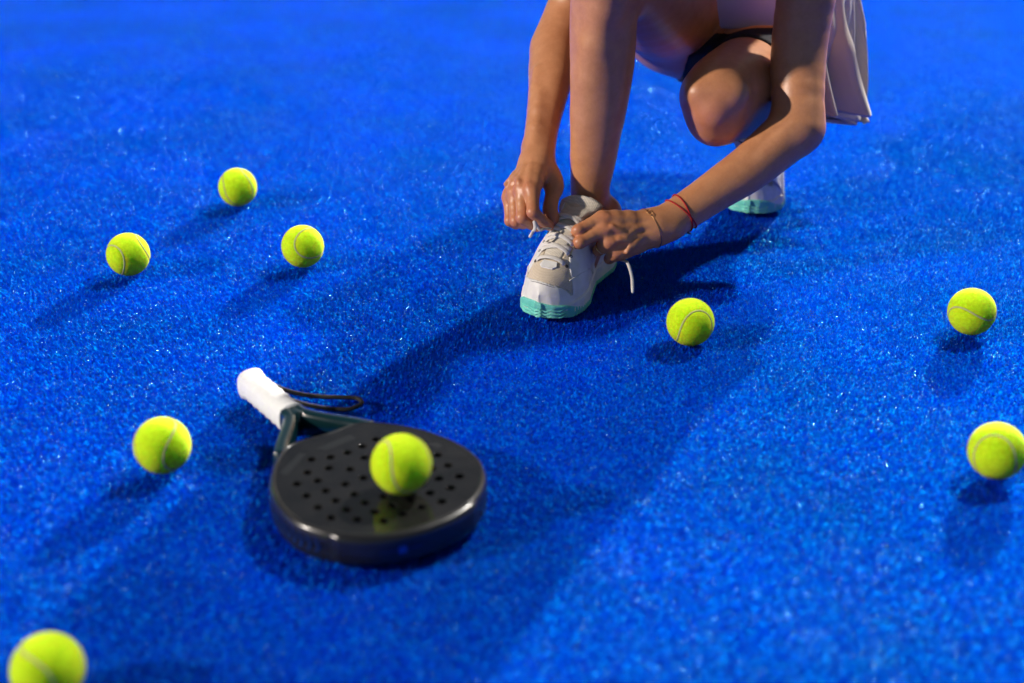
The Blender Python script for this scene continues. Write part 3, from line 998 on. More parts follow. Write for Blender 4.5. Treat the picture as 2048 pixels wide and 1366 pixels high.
def build_body(h=0.0023):
    V, F = polygonize(body_f, body_f.lo, body_f.hi, h)
    return V, F
M_skin = mat('skin', (0.40, 0.185, 0.105), rough=0.40, spec=0.5, sss=0.05, sss_rad=(0.009, 0.0035, 0.0018))
bsdf(M_skin).inputs['Subsurface Scale'].default_value = 1.0
_tc = nd(M_skin, 'ShaderNodeTexCoord')
_n1 = nd(M_skin, 'ShaderNodeTexNoise', Scale=42.0, Detail=8.0, Roughness=0.75)
lk(M_skin, _tc.outputs['Object'], _n1.inputs['Vector'])
_r1 = nd(M_skin, 'ShaderNodeValToRGB')
_r1.color_ramp.elements[0].position = .3; _r1.color_ramp.elements[0].color = (.49, .198, .082, 1)
_r1.color_ramp.elements[1].position = .7; _r1.color_ramp.elements[1].color = (.62, .285, .130, 1)
lk(M_skin, _n1.outputs['Fac'], _r1.inputs['Fac'])
_at = nd(M_skin, 'ShaderNodeAttribute', attribute_name='flush')
_mc = nd(M_skin, 'ShaderNodeMixRGB', blend_type='MIX'); _mc.inputs['Color2'].default_value = (.50, .145, .085, 1)
lk(M_skin, _at.outputs['Fac'], _mc.inputs['Fac']); lk(M_skin, _r1.outputs['Color'], _mc.inputs['Color1'])
lk(M_skin, _mc.outputs['Color'], bsdf(M_skin).inputs['Base Color'])
_n2 = nd(M_skin, 'ShaderNodeTexNoise', Scale=900.0, Detail=3.0)
lk(M_skin, _tc.outputs['Object'], _n2.inputs['Vector'])
_n3 = nd(M_skin, 'ShaderNodeTexVoronoi', Scale=420.0)
lk(M_skin, _tc.outputs['Object'], _n3.inputs['Vector'])
_ad = nd(M_skin, 'ShaderNodeMath', operation='ADD')
lk(M_skin, _n2.outputs['Fac'], _ad.inputs[0]); lk(M_skin, _n3.outputs['Distance'], _ad.inputs[1])
_bp = nd(M_skin, 'ShaderNodeBump', Strength=0.16, Distance=0.0006)
lk(M_skin, _ad.outputs['Value'], _bp.inputs['Height']); lk(M_skin, _bp.outputs['Normal'], bsdf(M_skin).inputs['Normal'])

person = empty('person', (0.13, 2.05, 0.0))
tag(person, 'crouching person in beige skirt and white sneakers tying the laces of the front shoe', 'person')
def pchild(name, V, F, material, parent=None, smooth=True):
    """mesh given in world metres, parented to the person (or a part) whose own place is the person's origin"""
    V = np.asarray(V, float) - np.array(person.location)
    if isinstance(F, np.ndarray):
        me = npmesh(name, V, F)
    else:
        me = pymesh(name, V, F)
    return link(name, me, material, parent or person, smooth)
BV, BF = build_body()
body = pchild('body', BV, BF, M_skin)
fl = np.zeros(len(BV))
for H in 'rl':
    for q in 'imrp':
        for i, (s, a) in enumerate(((.010, .45), (.009, .6), (.007, .45), (.011, .7))):
            fl = np.maximum(fl, a * np.exp(-((BV - J[f'{H}_{q}{i}']) ** 2).sum(1) / (2 * s * s)))
    fl = np.maximum(fl, .6 * np.exp(-((BV - J[f'{H}_t3']) ** 2).sum(1) / (2 * .012 ** 2)))
fl = np.maximum(fl, .5 * np.exp(-((BV - J['l_knee'] - np.array([-.01, -.05, -.01])) ** 2).sum(1) / (2 * .03 ** 2)))
fl = np.maximum(fl, .4 * np.exp(-((BV - J['l_elbow'] - np.array([.03, 0, -.03])) ** 2).sum(1) / (2 * .02 ** 2)))
_a = body.data.attributes.new('flush', 'FLOAT', 'POINT'); _a.data.foreach_set('value', fl.astype(np.float32))

# ------------------------------------------------------------------ clothes
M_top = mat('top_fabric', (0.52, 0.47, 0.62), rough=0.8, spec=0.2, sheen=0.2); bump(M_top, 1200.0, 0.2, 0.0005)
M_short = mat('shorts_fabric', (0.012, 0.012, 0.016), rough=0.75, spec=0.25); bump(M_short, 1200.0, 0.2, 0.0005)
M_skirt = mat('skirt_fabric', (0.56, 0.49, 0.42), rough=0.62, spec=0.3, sheen=0.25); bump(M_skirt, 1600.0, 0.25, 0.0004)
M_pipe = mat('skirt_piping', (0.012, 0.012, 0.014), rough=0.6)
M_hem = mat('hem_trim', (0.50, 0.47, 0.56), rough=0.7)
sp_dir = unit(j['neck'] - j['pelvis'])
hem_c = j['pelvis'] + sp_dir * .055
def top_f(X):
    wr = .0012 * np.sin(X @ V3(sp_dir * 90 + side * 22)) * np.sin(X @ V3(side * 37 + fr * 20))
    d = torso(X) - .008 + wr
    d = smax(d, -((X - V3(hem_c)) @ V3(sp_dir + .10 * fr)), .004)
    d = smax(d, .316 - X[:, 2], .006)
    return smax(d, (X - V3(j['neck'])) @ V3(sp_dir) + .045, .006)
TV, TF = polygonize(top_f, torso.lo, torso.hi, .006)
pchild('tank_top', TV, TF, M_top)
def shorts_f(X):
    d = smax(torso(X) - .004, (X - V3(hem_c)) @ V3(sp_dir) - .04, .004)
    for lg, kn, hp_, cut in ((r_leg, j['r_knee'], j['r_hip'], .80), (l_leg, j['l_knee'], j['l_hip'], .38)):
        ax_ = unit(hp_ - kn); L_ = np.linalg.norm(hp_ - kn)
        e = smax(lg(X) - .004, -((X - V3(kn)) @ V3(ax_) - cut * L_), .003)
        d = smin(d, e, .03)
    ax_ = unit(j['r_hip'] - j['r_knee']); L_ = np.linalg.norm(j['r_hip'] - j['r_knee'])
    d = np.maximum(d, np.minimum(.288 - X[:, 0], .305 - X[:, 2]))
    return d
SV, SF = polygonize(shorts_f, np.minimum(torso.lo, np.minimum(r_leg.lo, l_leg.lo)), np.maximum(torso.hi, np.maximum(r_leg.hi, l_leg.hi)), .006)
pchild('shorts', SV, SF, M_short)

# skirt: cloth let down from the waist in short steps, pushed clear of the body at every step
clothed = lambda X: np.minimum(l_leg(X), torso(X) - .008)
def grad(f, X, e=.003):
    tet = np.array([(1, -1, -1), (-1, -1, 1), (-1, 1, -1), (1, 1, 1)], float)
    G = sum(t[None] * f((X + t * e).astype(np.float32))[:, None] for t in tet)
    return G / (np.linalg.norm(G, axis=1)[:, None] + 1e-9)
na, nv = 220, 66
ang = np.linspace(math.radians(-54), math.radians(105), na)       # 0 = her left side, negative = front
back_d = -fr
wc = j['pelvis'] + sp_dir * .115
side2 = unit((.97, -.22, .02)); back_d = unit((.2, .93, .30))
X = wc + np.outer(np.cos(ang), side2) * .202 + np.outer(np.sin(ang), back_d) * .135
rows = [X.copy()]
rs = np.random.default_rng(3)
ph1, ph2 = rs.uniform(0, 6, 2)
for i in range(1, nv):
    v = i / (nv - 1)
    outw = np.outer(np.cos(ang), side2) + np.outer(np.sin(ang), back_d)
    fold = .60 * np.sin(ang * 24 + ph1 + .8 * v) + .40 * np.sin(ang * 41 + ph2 + 1.5 * v) + .30 * np.sin(ang * 9 + 1)
    stepv = np.array([0, 0, -1.0])[None] * .0058 + outw * (.0012 * max(0.0, 1 - v / .3) - .0004 + .0042 * fold[:, None] * min(1, v * 2.2))
    lim = np.interp(np.degrees(ang), [-54, -15, 0, 14, 30, 45, 70, 125], [.21, .165, .150, .152, .175, .195, .25, .27]) + .007 * np.sin(ang * 11)
    X = X + stepv * np.clip((X[:, 2] - lim) / .012, 0, 1)[:, None]
    for _ in range(3):
        d = clothed(X.astype(np.float32))
        m = d < .006
        if m.any():
            X[m] += grad(clothed, X[m]) * (.006 - d[m])[:, None]
    X[:, 0] = np.minimum(X[:, 0], .575 + .014 * fold * min(1, v * 2.0) + .012 * v)
    # keep the cloth even
    Xs = X.copy(); Xs[1:-1] = .5 * X[1:-1] + .25 * (X[:-2] + X[2:]); X = mix(X, Xs, .03)
    rows.append(X.copy())
R_ = np.array(rows)
# crumples: short random creases running down and across the cloth
_cr = np.random.default_rng(12)
ii, kk = np.meshgrid(np.linspace(0, 1, nv), np.linspace(0, 1, na), indexing='ij')
dsp = np.zeros_like(ii)
for _ in range(34):
    ci, ck_, th_ = _cr.uniform(.05, 1), _cr.uniform(0, 1), _cr.normal(.35, .5)
    a_ = (ii - ci) * math.cos(th_) + (kk - ck_) * 1.6 * math.sin(th_); b_ = -(ii - ci) * math.sin(th_) + (kk - ck_) * 1.6 * math.cos(th_)
    dsp += _cr.choice((-1, 1)) * _cr.uniform(.003, .0065) * np.exp(-(a_ / .22) ** 2 - (b_ / .045) ** 2)
nor = np.cross(np.gradient(R_, axis=0), np.gradient(R_, axis=1)); nor /= np.linalg.norm(nor, axis=2)[..., None] + 1e-9
R_ = R_ + nor * dsp[..., None]
VV = R_.reshape(-1, 3); FF = []
for i in range(nv - 1):
    for k in range(na - 1):
        FF.append((i * na + k, i * na + k + 1, (i + 1) * na + k + 1, (i + 1) * na + k))
sk = pchild('skirt', VV, FF, M_skirt)
md = sk.modifiers.new('cloth', 'SOLIDIFY'); md.thickness = .0016; md.offset = 0
def trim(name, pts, r, material):
    V, F = tube(pts, r, sides=6)
    c = bpy.data.objects.new(name, pymesh(name, np.asarray(V) - np.array(person.location), F)); COL.objects.link(c)
    c.data.materials.append(material); c.parent = sk
    return c
trim('hem', R_[-1], .0014, M_skirt)
trim('side_piping', R_[:44, 104] + (np.cos(ang[104]) * side2 + np.sin(ang[104]) * back_d) * .001, .0012, M_pipe)
trim('side_piping', R_[:40, 80], .0010, M_pipe)

# hair, gathered at the back of the head
M_hair = mat('hair', (0.045, 0.022, 0.012), rough=0.5); bump(M_hair, 300.0, 0.5, 0.002)
def hair_f(X):
    d = head.parts[0](X) - .012
    d = smax(d, (X - V3(hd)) @ V3(hd_f) - .030 - .3 * np.maximum((X - V3(hd)) @ V3(hd_u), 0), .012)
    d = smin(d, ellip(X, hp(0, -.13, .04), np.eye(3), (.045, .045, .045)), .02)
    return d
HV, HF = polygonize(hair_f, hd - .24, hd + .24, .006)
pchild('hair', HV, HF, M_hair)

# ------------------------------------------------------------------ shoes (built heel at the origin, toe along +y, outer side +x for the right foot)
SL = 0.262
M_white = mat('shoe_white', (0.74, 0.73, 0.71), rough=0.5, spec=0.4)
vary(M_white, 55.0, (.68, .66, .62), (.80, .78, .74), .3, .6, 6.0)
bump(M_white, 120.0, 0.35, 0.0012, detail=5)
M_mesh = mat('shoe_mesh', (0.50, 0.41, 0.30), rough=0.85, spec=0.15)
def weave(m, s, c1, c2):
    tc = nd(m, 'ShaderNodeTexCoord')
    mp = nd(m, 'ShaderNodeMapping'); mp.inputs['Scale'].default_value = (s, s, s * .6)
    mp.inputs['Rotation'].default_value = (0, 0, math.radians(45))
    vo = nd(m, 'ShaderNodeTexVoronoi'); vo.inputs['Scale'].default_value = 1.0
    vo.inputs['Randomness'].default_value = 0.15
    lk(m, tc.outputs['Object'], mp.inputs['Vector']); lk(m, mp.outputs['Vector'], vo.inputs['Vector'])
    rp = nd(m, 'ShaderNodeValToRGB'); rp.color_ramp.elements[0].position = .15; rp.color_ramp.elements[1].position = .6
    rp.color_ramp.elements[0].color = (*c1, 1); rp.color_ramp.elements[1].color = (*c2, 1)
    lk(m, vo.outputs['Distance'], rp.inputs['Fac']); lk(m, rp.outputs['Color'], bsdf(m).inputs['Base Color'])
    bp = nd(m, 'ShaderNodeBump', Strength=0.8, Distance=0.001); bp.invert = True
    lk(m, vo.outputs['Distance'], bp.inputs['Height']); lk(m, bp.outputs['Normal'], bsdf(m).inputs['Normal'])
weave(M_mesh, 640.0, (.74, .64, .50), (.62, .51, .38))
M_tongue = mat('shoe_tongue', (0.5, 0.44, 0.36), rough=0.85, spec=0.15)
weave(M_tongue, 420.0, (.80, .73, .61), (.62, .55, .45))
M_teal = mat('shoe_outsole', (0.10, 0.52, 0.42), rough=0.42, spec=0.4)
vary(M_teal, 40.0, (.13, .58, .48), (.21, .68, .56))
M_lace = mat('shoe_lace', (0.74, 0.70, 0.64), rough=0.85, spec=0.15); bump(M_lace, 1800.0, 0.6, 0.0005)
M_eye = mat('shoe_eyelet', (0.10, 0.09, 0.08), rough=0.6)
M_stitch = mat('shoe_stitch', (0.16, 0.15, 0.15), rough=0.7)
M_line = mat('shoe_lining', (0.30, 0.27, 0.24), rough=0.9)
T_ = [0, .03, .08, .18, .30, .42, .55, .68, .78, .87, .94, .98, 1.0]
LAT = [0, .020, .0285, .0335, .0345, .0365, .0430, .0490, .0480, .0405, .0285, .0160, .001]
MED = [0, .020, .0285, .0330, .0305, .0285, .0365, .0455, .0465, .0410, .0305, .0185, .001]
TH = [0, .10, .30, .42, .47, .52, .58, .65, .75, .85, .92, .97, 1.0]
HH = [.13, .15, .15, .142, .130, .119, .108, .097, .081, .066, .055, .044, .026]
_tt = np.linspace(-.02, 1.02, 400)
def smooth_tab(t, v, n=9):
    y = np.interp(_tt, t, v)
    k = np.hanning(n + 2)[1:-1]; k /= k.sum()
    return np.convolve(np.pad(y, n // 2, mode='edge'), k, 'valid')
LATs, MEDs, HHs = smooth_tab(T_, LAT), smooth_tab(T_, MED), smooth_tab(TH, HH, 25)
def sec(X):
    t = X[:, 1] / SL
    tc = np.clip(t, 0, 1)
    w = np.where(X[:, 0] > 0, np.interp(tc, _tt, LATs), np.interp(tc, _tt, MEDs)) + 1e-4
    return t, w, np.interp(tc, _tt, HHs)
def endcap(X): return np.maximum(-X[:, 1], X[:, 1] - SL)
def solid(X, grow=0.0, dz=0.0):
    t, w, H = sec(X)
    w = w - .002 + grow; H = H + grow + dz
    z = np.maximum(X[:, 2] - .010, 0)
    q = (np.abs(X[:, 0]) / np.maximum(w, .002)) ** 2.3 + (z / H) ** 2.3
    d = (q ** (1 / 2.3) - 1) * np.minimum(np.maximum(w, .004), H) * .8
    d = np.maximum(d, .012 - X[:, 2])
    return np.maximum(d, endcap(X) - grow * .5)
def collar(t): return np.interp(t, [0, .05, .12, .2, .3, .38, .45, .6], [.100, .098, .084, .077, .080, .096, .125, .2])
def upper_f(X, grow=0.0):
    d = solid(X, grow)
    t, w, H = sec(X)
    d = smax(d, X[:, 2] - collar(t) - grow, .006)
    hole = solid(X, -.0065)
    hole = np.maximum(hole, np.maximum(.03 - X[:, 2], np.maximum(.012 - X[:, 1], X[:, 1] - .43 * SL)))
    # slot of the throat where the tongue lies
    slot = np.maximum(np.abs(X[:, 0]) - .0135, np.maximum(X[:, 1] - .82 * SL, .40 * SL - X[:, 1]))
    d = smax(d, -hole, .004)
    return smax(d, -np.maximum(slot, -(solid(X, -.006))), .003)
def window(X):
    """the beige field on the forefoot, seen from above: <0 inside"""
    t = X[:, 1] / SL
    u = np.abs(X[:, 0] + .002)
    half = np.interp(t, [.40, .775, .815, .855, .90, .93, .97], [.0185, .0205, .0250, .0355, .0380, .0350, .0200])
    front = .957 - .60 * (u / .09) ** 2
    return np.maximum(u - half, np.maximum((t - front) * SL, .40 * SL - X[:, 1]))
def overlay_f(X):
    d = upper_f(X, .0013)
    d = smax(d, -(window(X)), .0012)
    return d
def outline(X, g=0.0):
    t, w, H = sec(X)
    return np.maximum((np.abs(X[:, 0]) - (w + g)) * .9, endcap(X) - g)
def bottom(t): return .006 * np.clip((t - .80) / .2, 0, 1) ** 2 + .003 * np.clip((.08 - t) / .08, 0, 1) ** 2
def teal_top(X):
    t = X[:, 1] / SL
    u = X[:, 0]
    toe = np.interp(t, [.0, .2, .45, .62, .80, .86, .92, 1.0], [.010, .008, .008, .009, .011, .016, .024, .028])
    return toe + .0022 * np.sin(u * 80 + .6) * np.clip((t - .82) / .1, 0, 1)
def per(X):
    """distance along the edge, for the tread"""
    return X[:, 1] * 1.0 + np.where(X[:, 1] / SL > .86, np.abs(X[:, 0]) * .9, 0)
def outsole_f(X):
    t = X[:, 1] / SL
    g = .0022 + .0010 * np.clip((t - .8) / .1, 0, 1)
    d = outline(X, g)
    low = np.clip((.0150 - X[:, 2] + bottom(t)) / .002, 0, 1)
    tread = np.clip(np.sin(per(X) * 2 * np.pi / .0066) * 1.6, -1, 1) * .0012 + .0010
    zig = np.abs(((X[:, 0] * 55) % 1.0) - .5) * .006
    ztread = np.clip(np.sin((X[:, 2] - zig) * 2 * np.pi / .0052) * 1.6, -1, 1) * .0011 + .0008
    front = np.clip((t - .90) / .03, 0, 1)
    d = d + low * (tread * (1 - front) + ztread * front)
    d = smax(d, X[:, 2] - teal_top(X), .003)
    return smax(d, bottom(t) - X[:, 2], .002)
def midsole_f(X):
    t = X[:, 1] / SL
    top = np.interp(t, [0, .15, .4, .6, .8, .9, 1], [.037, .034, .029, .027, .026, .024, .02])
    wave = .0010 * np.sin(X[:, 1] * 260) * np.exp(-((X[:, 2] - .024) / .004) ** 2) * (t < .35)
    d = outline(X, .0012) + wave
    d = smax(d, X[:, 2] - top, .004)
    return smax(d, .006 + bottom(t) - X[:, 2], .002)
slo, shi = np.array([-.058, -.008, -.004]), np.array([.058, SL + .008, .135])
UVm = polygonize(upper_f, slo, shi, .0025, band=3.0)
OVm = polygonize(overlay_f, slo, shi, .0016, band=3.0)
OSm = polygonize(outsole_f, slo, np.array([.058, SL + .008, .045]), .0014, band=2.5)
MSm = polygonize(midsole_f, slo, np.array([.058, SL + .008, .045]), .0026, band=2.5)

def top_z(x, y):
    """height of the shoe's top surface"""
    t = y / SL
    w = np.interp(t, _tt, LATs if x > 0 else MEDs) - .002; H = np.interp(t, _tt, HHs)
    return .010 + H * max(0.0, 1 - (abs(x) / w) ** 2.3) ** (1 / 2.3)

def tongue_mesh():
    n, m = 30, 19
    ctr = catmull([(0, .83 * SL, .073), (0, .72 * SL, .094), (0, .60 * SL, .111), (0, .51 * SL, .122), (-.001, .46 * SL, .126), (-.003, .435 * SL, .133), (-.004, .422 * SL, .141)], 5)[:n + 1]
    n = len(ctr)
    V, F = [], []
    for sgn, off in ((1, .0042), (-1, -.0042)):
        for i in range(n):
            s = i / (n - 1)
            tan = ctr[min(i + 1, n - 1)] - ctr[max(i - 1, 0)]; tan /= np.linalg.norm(tan)
            nr = np.cross(tan, (1, 0, 0)); nr = nr / np.linalg.norm(nr)
            if nr[1] < 0: nr = -nr
            half = np.interp(s, [0, .45, .70, .9, 1], [.014, .020, .0315, .034, .030])
            for k in range(m):
                u = -1 + 2 * k / (m - 1)
                edge = math.sqrt(max(0, 1 - max(0, (abs(u) - .86) / .14) ** 2)) * (1.0 if s < .93 else math.sqrt(max(.0, 1 - ((s - .93) / .07) ** 2)))
                drop = np.interp(s, [0, .6, .85, 1], [0, .001, .004, .010]) * abs(u) ** 3
                wrap = .20 * half * u * u * np.interp(s, [0, .5, 1], [.9, 1.2, 1.5])
                p = ctr[i] + np.array((half * u, 0, 0)) - tan * drop - nr * wrap + nr * off * edge
                V.append(p)
    N = n * m
    for i in range(n - 1):
        for k in range(m - 1):
            a = i * m + k
            F.append((a, a + 1, a + m + 1, a + m))
            F.append((N + a, N + a + m, N + a + m + 1, N + a + 1))
    for i in range(n - 1):
        F.append((i * m, (i + 1) * m, N + (i + 1) * m, N + i * m))
        a = i * m + m - 1
        F.append((a, N + a, N + a + m, a + m))
    for k in range(m - 1):
        F.append((k, N + k, N + k + 1, k + 1))
        a = (n - 1) * m + k
        F.append((a, a + 1, N + a + 1, N + a))
    return np.array(V), F

def lace_rows():
    """one ribbon per crossing"""
    out = []
    ts = [.832, .772, .712, .652, .592]
    for i, t in enumerate(ts):
        for sgn in ((1,) if i == 0 else (1, -1)):
            t0 = t; t1 = t - (.0 if i == 0 else .030)
            if sgn < 0: t0, t1 = t1 + .030, t0 - .030
            pts, nr = [], []
            for s in np.linspace(-1, 1, 15):
                x = .0215 * s * sgn
                y = (t0 + (t1 - t0) * (s + 1) / 2 + .006 * (1 - s * s)) * SL
                z = top_z(.55 * x, y) + .0035 + (.0016 if sgn > 0 else 0.0) * (1 - s * s) - .010 * max(0, abs(s) - .82) * 1.2 - .0045 * s * s
                pts.append((x, y, z)); nr.append((.25 * x / .02, .45, 1.0))
            out.append((np.array(pts), np.array(nr)))
    return out

def bend_map(P, ang_, yb=.185, soft=.05):
    """curl the toes up about the ball of the foot"""
    if not ang_: return P
    P = np.asarray(P, float).copy()
    y = P[:, 1] - yb
    s = np.clip(y / soft + .5, 0, 1); s = s * s * (3 - 2 * s)
    a = ang_ * s
    yy, zz = P[:, 1] - yb, P[:, 2]
    P[:, 1] = yb + yy * np.cos(a) - zz * np.sin(a)
    P[:, 2] = yy * np.sin(a) + zz * np.cos(a)
    return P

def build_shoe(M, mirror, bend, extra_label):
    sh = empty('shoe', (0, 0, 0)); sh.parent = person
    sh['label'] = extra_label
    A = np.array(M)
    def W(P):
        P = np.asarray(P, float).reshape(-1, 3)
        P = bend_map(P, bend)
        if mirror: P = P * np.array([-1, 1, 1])
        return P @ A[:3, :3].T + A[:3, 3]
    def part(name, VF, material, parent=sh, smooth=True):
        V, F = VF
        F = np.asarray(F) if isinstance(F, np.ndarray) else [tuple(f) for f in F]
        if mirror:
            F = F[:, ::-1] if isinstance(F, np.ndarray) else [f[::-1] for f in F]
        return pchild(name, W(V), F, material, parent, smooth)
    part('upper', UVm, M_mesh)
    part('overlay', OVm, M_white)
    part('midsole', MSm, M_white)
    part('outsole', OSm, M_teal)
    part('tongue', tongue_mesh(), M_tongue)
    for pts, nr in lace_rows():
        part('lace', tube(pts, .0037, sides=10, flat=.34, normal=nr), M_lace)
    for t in (.826, .766, .706, .646, .586):
        for sx in (-1, 1):
            x = .0245 * sx; y = t * SL; z = top_z(x, y) + .0014
            nrm_ = unit((top_z(x - .002, y) - top_z(x + .002, y), (top_z(x, y - .002) - top_z(x, y + .002)), .004))
            e1 = unit(np.cross(nrm_, (0, 1, 0))); e2 = np.cross(nrm_, e1)
            c = np.array((x, y, z))
            V, F = tube([c + e1 * .0019 * math.cos(a) + e2 * .0019 * math.sin(a) for a in np.linspace(0, 2 * math.pi, 12, endpoint=False)], .0008, sides=6, closed=True)
            V = list(V); F = list(F)
            k0 = len(V); V += [c + e1 * .0019 * math.cos(a) + e2 * .0019 * math.sin(a) + nrm_ * .0002 for a in np.linspace(0, 2 * math.pi, 12, endpoint=False)]
            F.append(tuple(range(k0, k0 + 12)))
            part('eyelet', (V, F), M_eye)
    # small tab at the foot of the lacing
    pts = []
    V, F = [], []
    for kz, o in ((0, .0012), (1, .0028)):
        for (x, y) in ((-.0115, .848), (.009, .846), (.0125, .870), (.008, .889), (-.009, .890), (-.0135, .872)):
            V.append((x, y * SL, top_z(x, y * SL) + o))
    F = [tuple(range(6, 12)), tuple(range(5, -1, -1))] + [(i, (i + 1) % 6, 6 + (i + 1) % 6, 6 + i) for i in range(6)]
    part('tab', (V, F), M_white, smooth=False)
    # stitched line along the edge of the toe cap
    xs = np.linspace(-.036, .033, 60)
    line = []
    for x in xs:
        ys = np.linspace(.78, .99, 260) * SL
        P = np.stack([np.full(260, x), ys, np.full(260, .05)], 1)
        wv = window(P)
        i = np.nonzero(wv < 0)[0]
        if len(i): line.append((x, ys[i[-1]] + .0028, 0))
    line = [(x, y, top_z(x, y) + .0014) for x, y, _ in line]
    def side_pt(s_, t, z):
        w = (np.interp(t, _tt, LATs if s_ > 0 else MEDs) - .002 + .0015); H = np.interp(t, _tt, HHs) + .0013
        return (s_ * w * max(0.0, 1 - ((z - .010) / H) ** 2.3) ** (1 / 2.3), t * SL, z)
    for s_ in (-1, 1):
        for path in ([(.86, .054), (.78, .056), (.66, .052), (.58, .044), (.52, .031)], [(.52, .031), (.46, .042), (.38, .056), (.28, .064), (.16, .066)], [(.50, .030), (.42, .036), (.30, .046), (.18, .050), (.08, .048)]):
            part('seam', tube(catmull([side_pt(s_, t, z) for t, z in path], 6), .0009, sides=6), M_white)
    if len(line) > 4: part('stitching', tube(line, .0006, sides=5), M_stitch)
    return sh, W

heel = np.array((.145, 2.090, 0)); toe = np.array((.035, 1.846, 0))
ey = unit(toe - heel); ex = np.cross(ey, UP)
MR = np.eye(4); MR[:3, 0], MR[:3, 1], MR[:3, 2], MR[:3, 3] = ex, ey, UP, heel
shoe_r, W_r = build_shoe(MR, False, 0.0, 'white and beige sneaker with teal toe, its laces being tied')
pitch = math.radians(58)
h2 = unit((-.34, -.94, 0))
ey2 = h2 * math.cos(pitch) - UP * math.sin(pitch)
ez2 = h2 * math.sin(pitch) + UP * math.cos(pitch)
ex2 = np.cross(ey2, ez2)
ML = np.eye(4); ML[:3, 0], ML[:3, 1], ML[:3, 2] = ex2, ey2, ez2
ML[:3, 3] = j['l_ankle'] - ey2 * .055 - ez2 * .085
ML[2, 3] += -(ML[:3, 3] + ey2 * .185)[2] + .001
shoe_l, W_l = build_shoe(ML, True, pitch, 'blurred white sneaker standing on its toe at the back')

# loose lace ends: pulled between the two hands, hanging from the fingers
def strand(pts, r=.0030, flat=.42, nrm_=(0, -.6, .8), parent=shoe_r, name='lace'):
    V, F = tube(catmull(pts, 6), r, sides=8, flat=flat, normal=np.asarray(nrm_, float))
    return pchild(name, V, F, M_lace, parent)
LP = {
    'between': [(0.0559, 1.9364, 0.1107), (0.0697, 1.9348, 0.1074), (0.0829, 1.9348, 0.1028), (0.0976, 1.9373, 0.0987)],
    'from eyelet to right hand': [(0.0658, 1.9401, 0.0906), (0.0619, 1.9376, 0.0994), (0.0581, 1.9351, 0.1081)],
    'from eyelet to left hand': [(0.0938, 1.9453, 0.0854), (0.0968, 1.9479, 0.0907), (0.0938, 1.9497, 0.0947)],
    'end at right hand': [(0.0565, 1.9301, 0.1116), (0.0461, 1.9182, 0.1146), (0.0395, 1.9151, 0.1150), (0.0323, 1.9154, 0.1271), (0.0330, 1.9095, 0.1194), (0.0279, 1.9058, 0.1117)],
    'end at left hand': [(0.1595, 1.9472, 0.0546), (0.1679, 1.9321, 0.0576), (0.1719, 1.9237, 0.0516), (0.1755, 1.9174, 0.0384), (0.1763, 1.9104, 0.0238)],
    'loop': [(0.0686, 1.9454, 0.1088), (0.0649, 1.9479, 0.1141), (0.0628, 1.9520, 0.1157), (0.0651, 1.9551, 0.1176), (0.0687, 1.9536, 0.1143), (0.0702, 1.9501, 0.1070)],
}
for k_, pts in LP.items():
    strand(pts, r=.0024 if 'end' in k_ else .0027)
# lace tips
for k_, pts in LP.items():
    if 'end' in k_:
        a, b = np.array(pts[-2]), np.array(pts[-1]); d_ = unit(b - a)
        V, F = tube([b - d_ * .004, b + d_ * .004, b + d_ * .006], [.0021, .0021, .0012], sides=8)
        pchild('lace_tip', V, F, M_white, shoe_r)

# ------------------------------------------------------------------ jewellery
M_gold = mat('gold', (0.75, 0.42, 0.18), rough=0.25, metal=1.0)
M_red = mat('red_thread', (0.42, 0.012, 0.015), rough=0.75)
M_bead = mat('blue_bead', (0.01, 0.02, 0.10), rough=0.25)
def ring_round(f, c, ax_, off, n=40, start=.002, far=.05, lift=None):
    """closed path hugging the surface of f round axis ax_ at c"""
    ax_ = unit(ax_); e1 = unit(np.cross(ax_, (0.3, .2, 1))); e2 = np.cross(ax_, e1)
    out = []
    for k in range(n):
        a = 2 * math.pi * k / n
        d_ = e1 * math.cos(a) + e2 * math.sin(a)
        rs_ = np.linspace(start, far, 120)
        v = f((c + rs_[:, None] * d_).astype(np.float32))
        i = np.nonzero(v > 0)[0]
        r_ = rs_[i[0]] if len(i) else far
        out.append((r_, d_))
    rr = np.array([o[0] for o in out])
    for _ in range(2): rr = np.maximum(rr, (np.roll(rr, 1) + rr + np.roll(rr, -1)) / 3)
    return np.array([c + d_ * (r_ + off) for r_, (_, d_) in zip(rr, out)])
wr_dir = unit(j['l_fore2'] - j['l_wrist'])
p_ = ring_round(l_limb, j['l_wrist'] - wr_dir * .016, wr_dir + l_ac * .10, .0006)
V, F = tube(p_, .00055, sides=6, closed=True)
br = pchild('bracelet', V, F, M_gold); br['label'] = 'thin gold chain bracelet on the wrist'
top_i = int(np.argmax((p_ - j['l_wrist']) @ (UP * .75 + unit(CAMP - j['l_wrist']) * .65)))
cc_ = p_[top_i] + unit(p_[top_i] - (j['l_wrist'] - wr_dir * .016)) * .0012
tg = unit(p_[(top_i + 1) % 40] - p_[top_i - 1])
for s_ in (-1, 1):
    V, F = tube([cc_ + tg * (.0032 * s_ + .0030 * math.cos(a)) + wr_dir * .0026 * math.sin(a) for a in np.linspace(0, 2 * math.pi, 14, endpoint=False)], .0007, sides=6, closed=True)
    pchild('clasp', V, F, M_gold, br)
for off_, tl in ((.036, -.28), (.040, .16)):
    p_ = ring_round(l_limb, j['l_wrist'] + l_arm_ax * off_, l_arm_ax + l_ac * tl, .0010)
    V, F = tube(p_, .0011, sides=7, closed=True)
    rb = pchild('thread_bracelet', V, F, M_red); rb['label'] = 'red thread bracelet above the gold chain'
low_i = int(np.argmin(p_[:, 2]))
